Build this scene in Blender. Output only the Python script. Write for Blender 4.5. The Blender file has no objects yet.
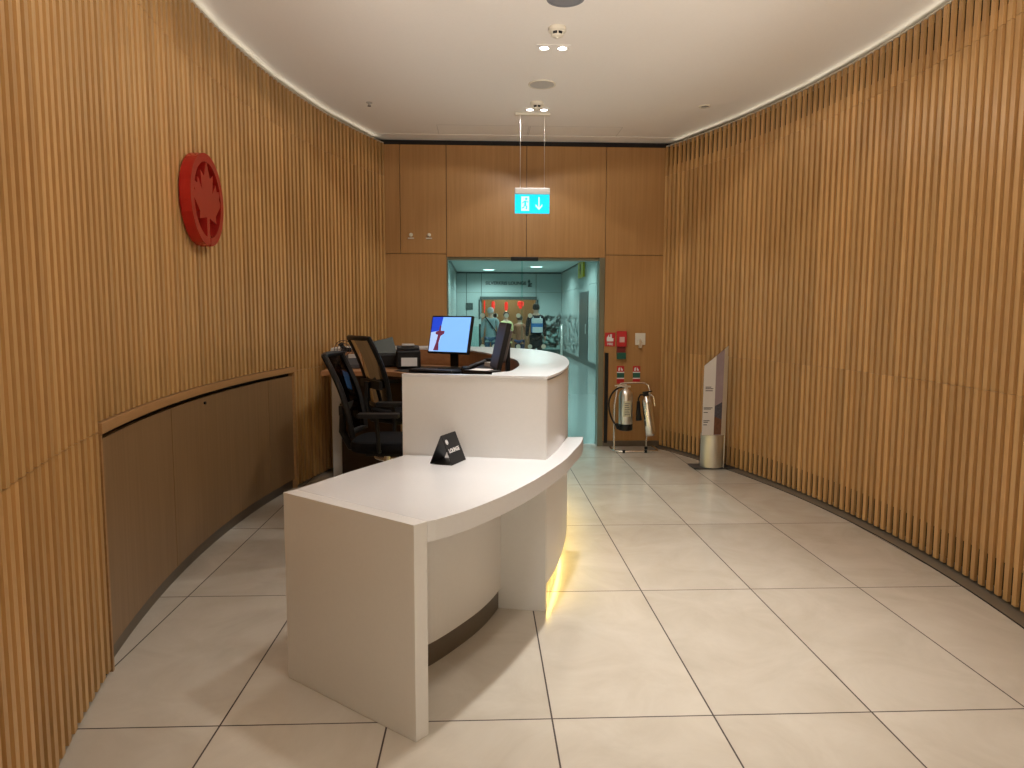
import bpy, bmesh, math, random
from mathutils import Vector, Matrix
random.seed(7)
C = bpy.context.scene
COL = C.collection
PI = math.pi
R_ = math.radians

# ------------------------------------------------------------------ materials
def new_mat(name):
    m = bpy.data.materials.new(name); m.use_nodes = True
    nt = m.node_tree
    return m, nt, nt.nodes['Principled BSDF']

def plain(name, col, rough=0.5, metal=0.0, spec=0.5, bump=0.0, bscale=60, var=0.0, coat=0.0):
    m, nt, b = new_mat(name)
    b.inputs['Base Color'].default_value = (*col, 1)
    b.inputs['Roughness'].default_value = rough
    b.inputs['Metallic'].default_value = metal
    b.inputs['Specular IOR Level'].default_value = spec
    b.inputs['Coat Weight'].default_value = coat
    tc = nt.nodes.new('ShaderNodeTexCoord')
    n = nt.nodes.new('ShaderNodeTexNoise'); n.inputs['Scale'].default_value = bscale
    n.inputs['Detail'].default_value = 3
    nt.links.new(tc.outputs['Object'], n.inputs['Vector'])
    mx = nt.nodes.new('ShaderNodeMix'); mx.data_type = 'RGBA'
    v = max(var, 0.02)
    mx.inputs[6].default_value = (*[c*(1-v) for c in col], 1)
    mx.inputs[7].default_value = (*[min(1, c*(1+v)) for c in col], 1)
    nt.links.new(n.outputs['Fac'], mx.inputs[0])
    nt.links.new(mx.outputs[2], b.inputs['Base Color'])
    if bump:
        bp = nt.nodes.new('ShaderNodeBump'); bp.inputs['Strength'].default_value = bump
        bp.inputs['Distance'].default_value = 0.002
        nt.links.new(n.outputs['Fac'], bp.inputs['Height'])
        nt.links.new(bp.outputs['Normal'], b.inputs['Normal'])
    return m

def wood(name, dark, light, rough=0.4, grain=(38, 38, 0.9), use_attr=False, spec=0.5):
    m, nt, b = new_mat(name)
    L = nt.links.new
    tc = nt.nodes.new('ShaderNodeTexCoord')
    mp = nt.nodes.new('ShaderNodeMapping'); mp.inputs['Scale'].default_value = grain
    L(tc.outputs['Object'], mp.inputs['Vector'])
    n = nt.nodes.new('ShaderNodeTexNoise'); n.inputs['Scale'].default_value = 1.6
    n.inputs['Detail'].default_value = 6; n.inputs['Roughness'].default_value = 0.6
    L(mp.outputs['Vector'], n.inputs['Vector'])
    cr = nt.nodes.new('ShaderNodeValToRGB')
    cr.color_ramp.elements[0].position = 0.3; cr.color_ramp.elements[0].color = (*dark, 1)
    cr.color_ramp.elements[1].position = 0.72; cr.color_ramp.elements[1].color = (*light, 1)
    L(n.outputs['Fac'], cr.inputs['Fac'])
    out = cr.outputs['Color']
    if use_attr:
        a = nt.nodes.new('ShaderNodeAttribute'); a.attribute_name = 'tint'
        mu = nt.nodes.new('ShaderNodeMix'); mu.data_type = 'RGBA'; mu.blend_type = 'MULTIPLY'
        mu.inputs[0].default_value = 1
        L(out, mu.inputs[6]); L(a.outputs['Color'], mu.inputs[7]); out = mu.outputs[2]
    L(out, b.inputs['Base Color'])
    b.inputs['Roughness'].default_value = rough
    b.inputs['Specular IOR Level'].default_value = spec
    return m

def emit(name, col, s):
    m, nt, b = new_mat(name)
    b.inputs['Base Color'].default_value = (*[c*0.5 for c in col], 1)
    b.inputs['Emission Color'].default_value = (*col, 1)
    b.inputs['Emission Strength'].default_value = s
    return m

def glass(name, tint, refl=1.0):
    m = bpy.data.materials.new(name); m.use_nodes = True
    nt = m.node_tree; nt.nodes.clear(); L = nt.links.new
    o = nt.nodes.new('ShaderNodeOutputMaterial'); t = nt.nodes.new('ShaderNodeBsdfTransparent')
    g = nt.nodes.new('ShaderNodeBsdfGlossy'); g.inputs['Roughness'].default_value = 0.02
    t.inputs['Color'].default_value = (*tint, 1)
    fr = nt.nodes.new('ShaderNodeFresnel'); fr.inputs['IOR'].default_value = 1.18
    mx = nt.nodes.new('ShaderNodeMixShader')
    L(fr.outputs[0], mx.inputs[0]); L(t.outputs[0], mx.inputs[1]); L(g.outputs[0], mx.inputs[2])
    L(mx.outputs[0], o.inputs['Surface'])
    return m

def floor_mat():
    m, nt, b = new_mat('polished_stone_tile'); L = nt.links.new
    geo = nt.nodes.new('ShaderNodeNewGeometry')
    sp = nt.nodes.new('ShaderNodeSeparateXYZ'); L(geo.outputs['Position'], sp.inputs[0])
    def mth(op, a, bb=None, c=None):
        n = nt.nodes.new('ShaderNodeMath'); n.operation = op
        for i, v in enumerate((a, bb, c)):
            if v is None: continue
            if isinstance(v, (int, float)): n.inputs[i].default_value = v
            else: L(v, n.inputs[i])
        return n.outputs[0]
    def axis(s, off, per):
        u = mth('DIVIDE', mth('SUBTRACT', s, off), per)
        fr = mth('FRACT', mth('ADD', u, 100.0))
        d = mth('MULTIPLY', mth('MINIMUM', fr, mth('SUBTRACT', 1.0, fr)), per)
        return mth('FLOOR', mth('ADD', u, 100.0)), d
    cx, dx = axis(sp.outputs[0], 0.2565, 0.6035)
    cy, dy = axis(sp.outputs[1], 2.46, 1.2)
    d = mth('MINIMUM', dx, dy)
    line = mth('LESS_THAN', d, 0.0032)
    cb = nt.nodes.new('ShaderNodeCombineXYZ'); L(cx, cb.inputs[0]); L(cy, cb.inputs[1])
    wn = nt.nodes.new('ShaderNodeTexWhiteNoise'); L(cb.outputs[0], wn.inputs['Vector'])
    n1 = nt.nodes.new('ShaderNodeTexNoise'); n1.inputs['Scale'].default_value = 2.6
    n1.inputs['Detail'].default_value = 7; n1.inputs['Roughness'].default_value = 0.62
    n1.inputs['Distortion'].default_value = 0.8
    ad = nt.nodes.new('ShaderNodeVectorMath'); ad.operation = 'ADD'
    L(geo.outputs['Position'], ad.inputs[0])
    sc = nt.nodes.new('ShaderNodeVectorMath'); sc.operation = 'SCALE'; sc.inputs['Scale'].default_value = 9
    L(wn.outputs['Color'], sc.inputs[0]); L(sc.outputs[0], ad.inputs[1]); L(ad.outputs[0], n1.inputs['Vector'])
    cr = nt.nodes.new('ShaderNodeValToRGB')
    cr.color_ramp.elements[0].position = 0.3; cr.color_ramp.elements[0].color = (*FLOOR_D, 1)
    cr.color_ramp.elements[1].position = 0.7; cr.color_ramp.elements[1].color = (*FLOOR_L, 1)
    L(n1.outputs['Fac'], cr.inputs[0])
    br = mth('MULTIPLY_ADD', wn.outputs['Value'], 0.07, 0.95)
    mu = nt.nodes.new('ShaderNodeVectorMath'); mu.operation = 'SCALE'
    L(cr.outputs[0], mu.inputs[0]); L(br, mu.inputs['Scale'])
    mx = nt.nodes.new('ShaderNodeMix'); mx.data_type = 'RGBA'
    L(line, mx.inputs[0]); L(mu.outputs[0], mx.inputs[6]); mx.inputs[7].default_value = (0.05, 0.035, 0.03, 1)
    L(mx.outputs[2], b.inputs['Base Color'])
    b.inputs['Roughness'].default_value = 0.16
    L(mth('MULTIPLY_ADD', line, 0.5, 0.15), b.inputs['Roughness'])
    b.inputs['Specular IOR Level'].default_value = 0.5
    return m

FLOOR_D = (0.53, 0.475, 0.395); FLOOR_L = (0.63, 0.58, 0.50)
M = {}
M['floor'] = floor_mat()
M['slat'] = wood('oak_slat', (0.50, 0.275, 0.098), (0.62, 0.37, 0.15), 0.33, (30, 30, 0.7), True)
M['panel'] = wood('oak_panel', (0.39, 0.195, 0.062), (0.47, 0.25, 0.087), 0.42, (26, 26, 0.8))
M['door_wood'] = wood('smoked_oak_veneer', (0.215, 0.125, 0.058), (0.28, 0.17, 0.085), 0.34, (24, 24, 0.8))
M['trim_wood'] = wood('oak_trim', (0.36, 0.19, 0.075), (0.45, 0.25, 0.105), 0.4, (10, 1.2, 30))
M['desk_wood'] = wood('warm_worktop_wood', (0.34, 0.16, 0.07), (0.44, 0.23, 0.11), 0.4, (3, 20, 20))
M['void'] = plain('dark_cavity', (0.05, 0.028, 0.014), 0.9)
M['ceiling'] = plain('warm_white_plaster', (0.88, 0.84, 0.79), 0.75, var=0.0)
M['white'] = plain('white_solid_surface', (0.72, 0.71, 0.695), 0.30, var=0.01)
M['whitetop'] = plain('white_counter_top', (0.70, 0.70, 0.71), 0.22, var=0.01)
M['plinth'] = plain('bronze_toe_kick', (0.17, 0.14, 0.11), 0.35, 0.6)
M['black'] = plain('black_plastic', (0.008, 0.008, 0.009), 0.45, spec=0.3)
M['blackfab'] = plain('black_fabric', (0.006, 0.006, 0.007), 0.9, spec=0.15, bump=0.3, bscale=400)
M['dgrey'] = plain('dark_grey_plastic', (0.05, 0.05, 0.055), 0.45)
M['bgrey'] = plain('brown_grey_plastic', (0.10, 0.078, 0.072), 0.4)
M['chrome'] = plain('chrome', (0.88, 0.87, 0.85), 0.2, 1.0)
M['steel'] = plain('brushed_steel', (0.80, 0.78, 0.74), 0.3, 1.0)
M['alu'] = plain('satin_aluminium', (0.66, 0.65, 0.60), 0.38, 0.9)
M['red'] = plain('glossy_red_acrylic', (0.31, 0.016, 0.011), 0.22, coat=0.3)
M['redm'] = plain('mirror_red_rim', (0.62, 0.04, 0.03), 0.24, 0.6)
M['signred'] = plain('sign_red', (0.55, 0.02, 0.025), 0.4)
M['signgreen'] = plain('sign_green', (0.01, 0.10, 0.065), 0.4)
M['paper'] = plain('white_paper', (0.80, 0.79, 0.78), 0.6)
M['offwhite'] = plain('off_white_plastic', (0.74, 0.69, 0.58), 0.4)
M['greyl'] = plain('grey_grille', (0.52, 0.49, 0.46), 0.6)
M['midgrey'] = plain('mid_grey_grille', (0.22, 0.22, 0.24), 0.6)
M['shadowgap'] = plain('shadow_gap', (0.012, 0.010, 0.010), 0.8)
M['strip'] = plain('floor_edge_strip', (0.22, 0.185, 0.14), 0.4, 0.3)
M['teal'] = plain('painted_corridor_panel', (0.35, 0.415, 0.40), 0.25, var=0.03)
M['tealfloor'] = plain('corridor_floor', (0.33, 0.39, 0.38), 0.12)
M['tealceil'] = plain('corridor_ceiling', (0.52, 0.60, 0.58), 0.6)
M['tealdark'] = plain('corridor_dark_trim', (0.045, 0.06, 0.056), 0.4)
M['jamb'] = plain('bronze_green_jamb', (0.20, 0.20, 0.145), 0.3, 0.5)
M['glass'] = glass('teal_door_glass', (0.84, 0.95, 0.94))
M['clear'] = glass('clear_acrylic', (0.88, 0.90, 0.90))
M['frost'] = plain('frosted_film', (0.50, 0.72, 0.66), 0.8)
M['film'] = plain('leaf_pattern_film', (0.245, 0.32, 0.30), 0.8)
M['cyan'] = emit('exit_sign_cyan', (0.0, 0.52, 0.68), 1.35)
M['exitwhite'] = emit('exit_sign_white', (0.50, 0.86, 0.95), 1.25)
M['lamp'] = emit('lamp_lens', (1.0, 0.96, 0.9), 6)
M['lampteal'] = emit('corridor_lamp_lens', (0.75, 1.0, 0.95), 3)
M['led'] = emit('yellow_led_strip', (1.0, 0.74, 0.24), 12.0)
M['scr'] = emit('screen_light_blue', (0.20, 0.44, 0.86), 1.0)
M['scrblue'] = emit('screen_deep_blue', (0.012, 0.05, 0.50), 1.0)
M['scrred'] = emit('screen_dark_red', (0.12, 0.02, 0.05), 1.0)
M['scrgrey'] = emit('screen_pale', (0.36, 0.50, 0.80), 1.0)
M['restwall'] = plain('restaurant_brown_wall', (0.30, 0.20, 0.11), 0.6)
M['lantern'] = emit('red_lantern', (0.85, 0.03, 0.02), 1.0)
M['lampshade'] = emit('warm_lantern_glow', (1.0, 0.55, 0.3), 1.5)
M['yellow'] = plain('sign_yellow', (0.55, 0.45, 0.03), 0.4)
M['skin'] = plain('skin', (0.50, 0.31, 0.22), 0.5)
M['hairgrey'] = plain('grey_hair', (0.45, 0.45, 0.42), 0.8)
M['hairdark'] = plain('dark_hair', (0.03, 0.02, 0.015), 0.7)
M['shirtgrey'] = plain('grey_blue_cloth', (0.24, 0.33, 0.34), 0.8)
M['jeans'] = plain('blue_denim', (0.055, 0.10, 0.16), 0.8)
M['shirtyel'] = plain('pale_yellow_cloth', (0.60, 0.56, 0.26), 0.8)
M['clothblack'] = plain('black_cloth', (0.012, 0.012, 0.013), 0.85)
M['clothbrown'] = plain('rust_cloth', (0.25, 0.10, 0.05), 0.85)
M['navy'] = plain('navy_cloth', (0.02, 0.03, 0.08), 0.85)
M['bagblue'] = plain('blue_bag_cloth', (0.02, 0.14, 0.38), 0.6)
M['baggrey'] = plain('pale_grey_bag_cloth', (0.50, 0.56, 0.56), 0.6)
M['poster'] = plain('poster_paper', (0.72, 0.69, 0.66), 0.35)
M['posterimg'] = plain('poster_mauve', (0.32, 0.25, 0.27), 0.35, var=0.2, bscale=8)
M['posterdark'] = plain('poster_city', (0.07, 0.075, 0.10), 0.35, var=0.8, bscale=60)
M['posterbrown'] = plain('poster_brown', (0.16, 0.07, 0.04), 0.35, var=0.5, bscale=40)
M['ink'] = plain('ink', (0.05, 0.05, 0.055), 0.5)
M['mesh'] = glass('chair_mesh', (0.22, 0.19, 0.17))
M['vestib'] = plain('vestibule_wall', (0.75, 0.68, 0.56), 0.6)

# ------------------------------------------------------------------ mesh helpers
def add_box(bm, x0, y0, z0, x1, y1, z1, mat=None):
    vs = [bm.verts.new(p) for p in ((x0,y0,z0),(x1,y0,z0),(x1,y1,z0),(x0,y1,z0),(x0,y0,z1),(x1,y0,z1),(x1,y1,z1),(x0,y1,z1))]
    if mat is not None:
        for v in vs: v.co = mat @ v.co
    fs = []
    for f in ((3,2,1,0),(4,5,6,7),(0,1,5,4),(1,2,6,5),(2,3,7,6),(3,0,4,7)):
        fs.append(bm.faces.new([vs[i] for i in f]))
    return fs

def add_prism(bm, pts, z0, z1, mat=None):
    a = sum(pts[i][0]*pts[(i+1)%len(pts)][1]-pts[(i+1)%len(pts)][0]*pts[i][1] for i in range(len(pts)))
    if a < 0: pts = pts[::-1]
    lo = [bm.verts.new((p[0],p[1],z0)) for p in pts]; hi = [bm.verts.new((p[0],p[1],z1)) for p in pts]
    if mat is not None:
        for v in lo+hi: v.co = mat @ v.co
    n = len(pts)
    bm.faces.new(lo[::-1]); bm.faces.new(hi)
    for i in range(n): bm.faces.new((lo[i],lo[(i+1)%n],hi[(i+1)%n],hi[i]))

def ribbon(bm, outer, inner, z0, z1):
    """closed solid between two equally long plan curves"""
    n = len(outer)
    r = []
    for o, i in zip(outer, inner):
        r.append([bm.verts.new((o[0],o[1],z0)), bm.verts.new((o[0],o[1],z1)), bm.verts.new((i[0],i[1],z1)), bm.verts.new((i[0],i[1],z0))])
    for k in range(n-1):
        for j in range(4):
            bm.faces.new((r[k][j], r[k][(j+1)%4], r[k+1][(j+1)%4], r[k+1][j]))
    bm.faces.new(r[0][::-1]); bm.faces.new(r[-1])

def add_tube(bm, pts, r, seg=10, closed=False, r_end=None):
    pts = [Vector(p) for p in pts]; n = len(pts); rings = []
    up = None
    for i, p in enumerate(pts):
        if closed: t = pts[(i+1)%n]-pts[i-1]
        elif i == 0: t = pts[1]-p
        elif i == n-1: t = p-pts[i-1]
        else: t = (pts[i+1]-p).normalized()+(p-pts[i-1]).normalized()
        t.normalize()
        if up is None:
            up = Vector((0,0,1)) if abs(t.z) < .9 else Vector((1,0,0))
        a = t.cross(up)
        if a.length < 1e-4: a = t.cross(Vector((0,1,0)))
        a.normalize(); b = a.cross(t).normalized(); up = b
        rr = r if r_end is None else r+(r_end-r)*i/(n-1)
        rings.append([bm.verts.new(p+a*rr*math.cos(2*PI*k/seg)+b*rr*math.sin(2*PI*k/seg)) for k in range(seg)])
    m = n if closed else n-1
    for i in range(m):
        A, B = rings[i], rings[(i+1)%n]
        for k in range(seg): bm.faces.new((A[k],A[(k+1)%seg],B[(k+1)%seg],B[k]))
    if not closed:
        bm.faces.new(rings[0][::-1]); bm.faces.new(rings[-1])

def add_lathe(bm, prof, c=(0,0,0), seg=24, mat=None):
    rings = []
    for r, z in prof:
        rings.append([bm.verts.new(Vector((c[0]+max(r,1e-4)*math.cos(2*PI*k/seg), c[1]+max(r,1e-4)*math.sin(2*PI*k/seg), c[2]+z))) for k in range(seg)])
    if mat is not None:
        for rg in rings:
            for v in rg: v.co = mat @ v.co
    for A, B in zip(rings, rings[1:]):
        for k in range(seg): bm.faces.new((A[k],A[(k+1)%seg],B[(k+1)%seg],B[k]))
    bm.faces.new(rings[0][::-1]); bm.faces.new(rings[-1])

def bx(*a, mat=None):
    bm = bmesh.new(); add_box(bm, *a, mat=mat); return bm

def obj(name, bm, m, parent=None, smooth=False, bevel=0.0, loc=None, rotz=None):
    bmesh.ops.recalc_face_normals(bm, faces=bm.faces)
    me = bpy.data.meshes.new(name); bm.to_mesh(me); bm.free()
    me.materials.append(m)
    if smooth:
        for p in me.polygons: p.use_smooth = True
    o = bpy.data.objects.new(name, me); COL.objects.link(o)
    if bevel:
        md = o.modifiers.new('bevel', 'BEVEL'); md.width = bevel; md.segments = 2; md.limit_method = 'ANGLE'; md.angle_limit = R_(40)
    if smooth:
        try: me.set_sharp_from_angle(angle=R_(40))
        except Exception: pass
    if parent: o.parent = parent
    if loc: o.location = loc
    if rotz is not None: o.rotation_euler = (0,0,rotz)
    return o

def thing(name, label, cat, loc=(0,0,0), rotz=0, group=None):
    o = bpy.data.objects.new(name, None); COL.objects.link(o); o.empty_display_size = 0.1
    o.location = loc; o.rotation_euler = (0,0,rotz)
    return tag(o, label, cat, group)

def tag(o, label, cat, group=None):
    o['label'] = label; o['category'] = cat
    if group: o['group'] = group
    return o

def struct(name, bm, m, **k):
    o = obj(name, bm, m, **k); o['kind'] = 'structure'; return o

def text_bm(s, size, depth=0.001, bold=0.0, align='CENTER'):
    cu = bpy.data.curves.new('lettering', 'FONT'); cu.body = s; cu.size = size; cu.extrude = depth; cu.offset = bold
    cu.align_x = align; cu.align_y = 'CENTER'
    t = bpy.data.objects.new('lettering', cu); COL.objects.link(t)
    dg = bpy.context.evaluated_depsgraph_get()
    me = bpy.data.meshes.new_from_object(t.evaluated_get(dg))
    bm = bmesh.new(); bm.from_mesh(me)
    bpy.data.objects.remove(t); bpy.data.curves.remove(cu); bpy.data.meshes.remove(me)
    return bm

def xf(bm, m):
    bm.transform(m); return bm

def frame_xz(o, ax, ay):
    """matrix: local x->ax, local y->ay, local z -> ax x ay, origin o"""
    ax = Vector(ax).normalized(); ay = Vector(ay).normalized(); az = ax.cross(ay)
    return Matrix(((ax.x,ay.x,az.x,o[0]),(ax.y,ay.y,az.y,o[1]),(ax.z,ay.z,az.z,o[2]),(0,0,0,1)))

FRONT = lambda o: frame_xz(o, (1,0,0), (0,0,1))       # faces the reader looking along +y

def catmull(P, n=6):
    out = []
    for i in range(len(P)-1):
        p0 = P[max(i-1,0)]; p1 = P[i]; p2 = P[i+1]; p3 = P[min(i+2,len(P)-1)]
        for k in range(n):
            t = k/n
            out.append(tuple(0.5*((2*p1[j])+(-p0[j]+p2[j])*t+(2*p0[j]-5*p1[j]+4*p2[j]-p3[j])*t*t+(-p0[j]+3*p1[j]-3*p2[j]+p3[j])*t**3) for j in range(len(p1))))
    out.append(tuple(P[-1])); return out

def offset(P, d):
    """offset an open plan polyline to its left by d"""
    out = []
    for i, p in enumerate(P):
        a = P[max(i-1,0)]; b = P[min(i+1,len(P)-1)]
        tx, ty = b[0]-a[0], b[1]-a[1]; l = math.hypot(tx,ty)
        out.append((p[0]-ty/l*d, p[1]+tx/l*d))
    return out

# ------------------------------------------------------------------ room shell
HC = 3.39
COVE_FILL = 0.10
UP_FILL = 420
CL = (6.75, 4.605); RL = 8.47          # left wall circle (slat faces)
CR = (-5.73, 4.4); RR = 8.5        # right wall circle
YB = 7.9                            # back wall
Y0 = 1.0                            # entrance end of the oval room
PITCH = 0.0722

def on_l(y, off=0):                 # off>0: behind the slat faces
    r = RL+off; return (CL[0]-math.sqrt(r*r-(y-CL[1])**2), y)
def on_r(y, off=0):
    r = RR+off; return (CR[0]+math.sqrt(r*r-(y-CR[1])**2), y)

struct('floor', bx(-3.2,-4,-0.1, 4.2,YB+0.16,0), M['floor'])
struct('ceiling', bx(-3.2,-4,HC, 4.2,YB-0.22,HC+0.1), M['ceiling'])
# slightly lower plaster band over the far end, dark gap above the panelling
struct('ceiling_band', bx(-3.2,YB-0.22,HC-0.004, 4.2,YB+0.3,HC+0.1), M['ceiling'])

def slat_wall(name, side, segs, spans, sw=0.036, sd=0.017):
    """segs: (z0,z1,y0,y1); slats all run radially on the circle"""
    bm = bmesh.new(); col = bm.loops.layers.float_color.new('tint')
    c, r = (CL, RL) if side < 0 else (CR, RR)
    a0 = math.asin((Y0-c[1])/r); a1 = math.asin((YB-0.005-c[1])/(r+0.0))
    n = int((a1-a0)*r/PITCH)
    rnd = random.Random(3 if side < 0 else 5)
    bk = 0.0165
    if side < 0: sd, bk = 0.021, 0.0195
    for i in range(n+1):
        a = a1-0.03/r-i*PITCH/r
        y = c[1]+r*math.sin(a)
        for (z0, z1, ya, yb, dep) in segs:
            if not (ya <= y <= yb): continue
            k = 1+rnd.uniform(-.17,.10); g = rnd.uniform(-.02,.02)
            w = sw*(1+rnd.uniform(-.05,.05))/2
            # local: X radial outward, Y tangent
            ca, sa = math.cos(a), math.sin(a)
            if side < 0: ux, uy, tx, ty = -ca, sa, sa, ca
            else: ux, uy, tx, ty = ca, sa, -sa, ca
            mt = Matrix(((ux,tx,0,c[0]+ux*r if side>0 else c[0]-ca*r),(uy,ty,0,c[1]+sa*r),(0,0,1,0),(0,0,0,1)))
            fs = add_box(bm, -dep, -w, z0+0.0015, sd, w, z1-0.0015, mat=mt)
            for f in fs:
                for l in f.loops: l[col] = (k, k*(1+g), k*(1+2*g), 1)
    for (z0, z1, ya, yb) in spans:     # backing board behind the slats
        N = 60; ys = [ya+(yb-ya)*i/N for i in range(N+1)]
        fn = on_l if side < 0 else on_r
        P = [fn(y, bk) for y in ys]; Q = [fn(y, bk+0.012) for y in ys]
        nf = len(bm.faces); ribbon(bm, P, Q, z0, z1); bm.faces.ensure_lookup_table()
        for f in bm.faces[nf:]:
            for l in f.loops: l[col] = (0.72,0.68,0.64,1)  # board tinted darker to deepen the shade in the slat gaps
    return struct(name, bm, M['slat'])

CY0, CY1 = 2.86, 6.06               # cabinet run on the left wall
CT = 1.045                          # top of its ledge
E = 0.004
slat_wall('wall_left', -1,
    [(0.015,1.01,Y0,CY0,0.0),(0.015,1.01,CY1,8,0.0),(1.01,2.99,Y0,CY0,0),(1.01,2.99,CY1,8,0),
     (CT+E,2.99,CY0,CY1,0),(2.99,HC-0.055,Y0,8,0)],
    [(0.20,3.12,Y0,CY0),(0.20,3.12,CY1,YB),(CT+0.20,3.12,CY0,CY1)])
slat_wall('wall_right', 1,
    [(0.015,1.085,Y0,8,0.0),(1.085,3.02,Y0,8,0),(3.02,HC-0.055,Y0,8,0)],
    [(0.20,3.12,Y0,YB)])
# outer shell behind each slat screen
for nm, fn in (('wall_left_shell', on_l), ('wall_right_shell', on_r)):
    bm = bmesh.new(); ys = [Y0-0.05+(YB+0.1-Y0)*i/50 for i in range(51)]
    ribbon(bm, [fn(y, 0.10) for y in ys], [fn(y, 0.2) for y in ys], 0, HC)
    struct(nm, bm, M['void'])
# metal edge strip and joint where the floor meets the right-hand slats
bm = bmesh.new(); ys = [Y0+(YB-0.02-Y0)*i/60 for i in range(61)]
ribbon(bm, [on_r(y,-0.085) for y in ys], [on_r(y,0.09) for y in ys], 0.0, 0.003)
struct('trim_1', bm, M['strip'])
bm = bmesh.new()
ribbon(bm, [on_r(y,-0.091) for y in ys], [on_r(y,-0.085) for y in ys], 0.0, 0.004)
struct('trim_2', bm, M['shadowgap'])
# added housing above the slats, with dim strip lights put in to brighten the ceiling
for i, fn in ((3, on_l), (4, on_r)):
    bm = bmesh.new(); ribbon(bm, [fn(y,0.0) for y in ys], [fn(y,0.098) for y in ys], HC-0.053, HC-0.045)
    struct('trim_%d' % i, bm, M['offwhite'])
    N = 7; c = CL if i == 3 else CR
    for k in range(N):
        ya = Y0+0.05+(YB-0.15-Y0)*k/N; yb = Y0+0.05+(YB-0.15-Y0)*(k+1)/N
        a = Vector((*fn(ya,0.035),HC-0.036)); b = Vector((*fn(yb,0.035),HC-0.036)); mid = (a+b)/2
        inw = Vector((c[0]-mid.x, c[1]-mid.y, 0)).normalized()
        l = bpy.data.lights.new('added_strip_fill', 'AREA'); l.shape = 'RECTANGLE'; l.size = (b-a).length*0.98; l.size_y = 0.02; l.energy = COVE_FILL; l.color = (1.0,0.90,0.72)
        q = bpy.data.objects.new('added_strip_light', l); COL.objects.link(q)
        zz = -(inw*math.cos(R_(56))+Vector((0,0,math.sin(R_(56))))); xx = (b-a).normalized(); xx = (xx-zz*xx.dot(zz)).normalized(); yy = zz.cross(xx)
        q.matrix_world = Matrix(((xx.x,yy.x,zz.x,mid.x),(xx.y,yy.y,zz.y,mid.y),(xx.z,yy.z,zz.z,mid.z),(0,0,0,1)))

# back wall: oak panels with fine joints around the doorway
DX0, DX1, DH = -0.39, 1.315, 2.127
bm = bmesh.new(); g = 0.003
def pan(x0, z0, x1, z1, y=YB): add_box(bm, x0+g, y, z0+g, x1-g, y+0.03, z1-g)
top = 3.333
for x0, x1 in ((-1.6,-0.895),(-0.895,-0.39),(-0.39,0.492),(0.492,1.372),(1.372,2.5)):
    pan(x0, 2.16 if x0 < -0.39 or x0 > 1.3 else DH, x1, top)
pan(-1.6,0.06,-0.39,2.16); pan(1.372,0.06,2.5,2.16)
struct('wall_back', bm, M['panel'])
bm = bmesh.new()
add_box(bm, -3,YB+0.03,0, DX0,YB+0.16,HC); add_box(bm, 1.372,YB+0.03,0, 4,YB+0.16,HC); add_box(bm, DX0,YB+0.03,DH, 1.372,YB+0.16,HC)
struct('wall_back_core', bm, M['shadowgap'])
bm = bmesh.new(); add_box(bm, -1.6,YB-0.012,0, DX0,YB+0.03,0.06); add_box(bm, 1.372,YB-0.012,0, 2.3,YB+0.03,0.06)
struct('baseboard_back', bm, M['plinth'])
# vestibule behind the camera
bm = bmesh.new()
xl = on_l(Y0)[0]; xr = on_r(Y0)[0]
add_box(bm, -3.2,Y0-0.1,0, xl+0.02,Y0-0.01,HC); add_box(bm, xr-0.02,Y0-0.1,0, 4.2,Y0-0.01,HC)
add_box(bm, xl-0.08,-4,0, xl+0.02,Y0-0.1,HC); add_box(bm, xr-0.02,-4,0, xr+0.08,Y0-0.1,HC); add_box(bm, -3.2,-4.1,0, 4.2,-4,HC)
struct('wall_front', bm, M['vestib'])

# ------------------------------------------------------------------ sliding glass door
d1 = bpy.data.objects.new('door_1', None); COL.objects.link(d1); d1['kind'] = 'structure'; d1.location = (0.46, YB+0.1, 0)
def dpart(name, bm, m, **k): 
    xf(bm, Matrix.Translation((-0.46, -(YB+0.1), 0))); return obj(name, bm, m, d1, **k)
bm = bmesh.new(); add_box(bm, DX1-0.005,YB-0.01,0, 1.372,YB+0.16,DH+0.0)
add_box(bm, DX0,YB,0, DX0+0.012,YB+0.16,DH); add_box(bm, DX0,YB+0.03,DH-0.03, 1.372,YB+0.16,DH)
dpart('door_frame', bm, M['jamb'], bevel=0.002)
dpart('glass_pane', bx(DX0+0.012,YB+0.085,0.012, 0.46,YB+0.093,DH-0.03), M['glass'])
dpart('glass_pane', bx(0.44,YB+0.105,0.012, DX1-0.005,YB+0.113,DH-0.03), M['glass'])
for z, xs in ((1.485, (0.005,0.14,0.275,0.41,0.545,0.155)), (1.135, (0.14,0.275,0.41,0.545,0.70,0.005))):
    for x in sorted(set(xs)):
        bm = bmesh.new(); add_lathe(bm, [(0.026,0),(0.026,0.002)], seg=20, mat=frame_xz((x,YB+(0.083 if x<0.44 else 0.103),z),(1,0,0),(0,0,1)))
        dpart('frosted_dot', bm, M['frost'])
dpart('door_sensor', bx(0.32,YB-0.03,2.088, 0.622,YB+0.0,2.131), M['black'], bevel=0.006)
tag(obj('door_guard_bar', bx(1.385,YB-0.02,0.04, 1.425,YB-0.002,1.07), M['black'], bevel=0.003), 'tall black guard bar fixed upright on the wood wall beside the glass door', 'guard bar')

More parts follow.
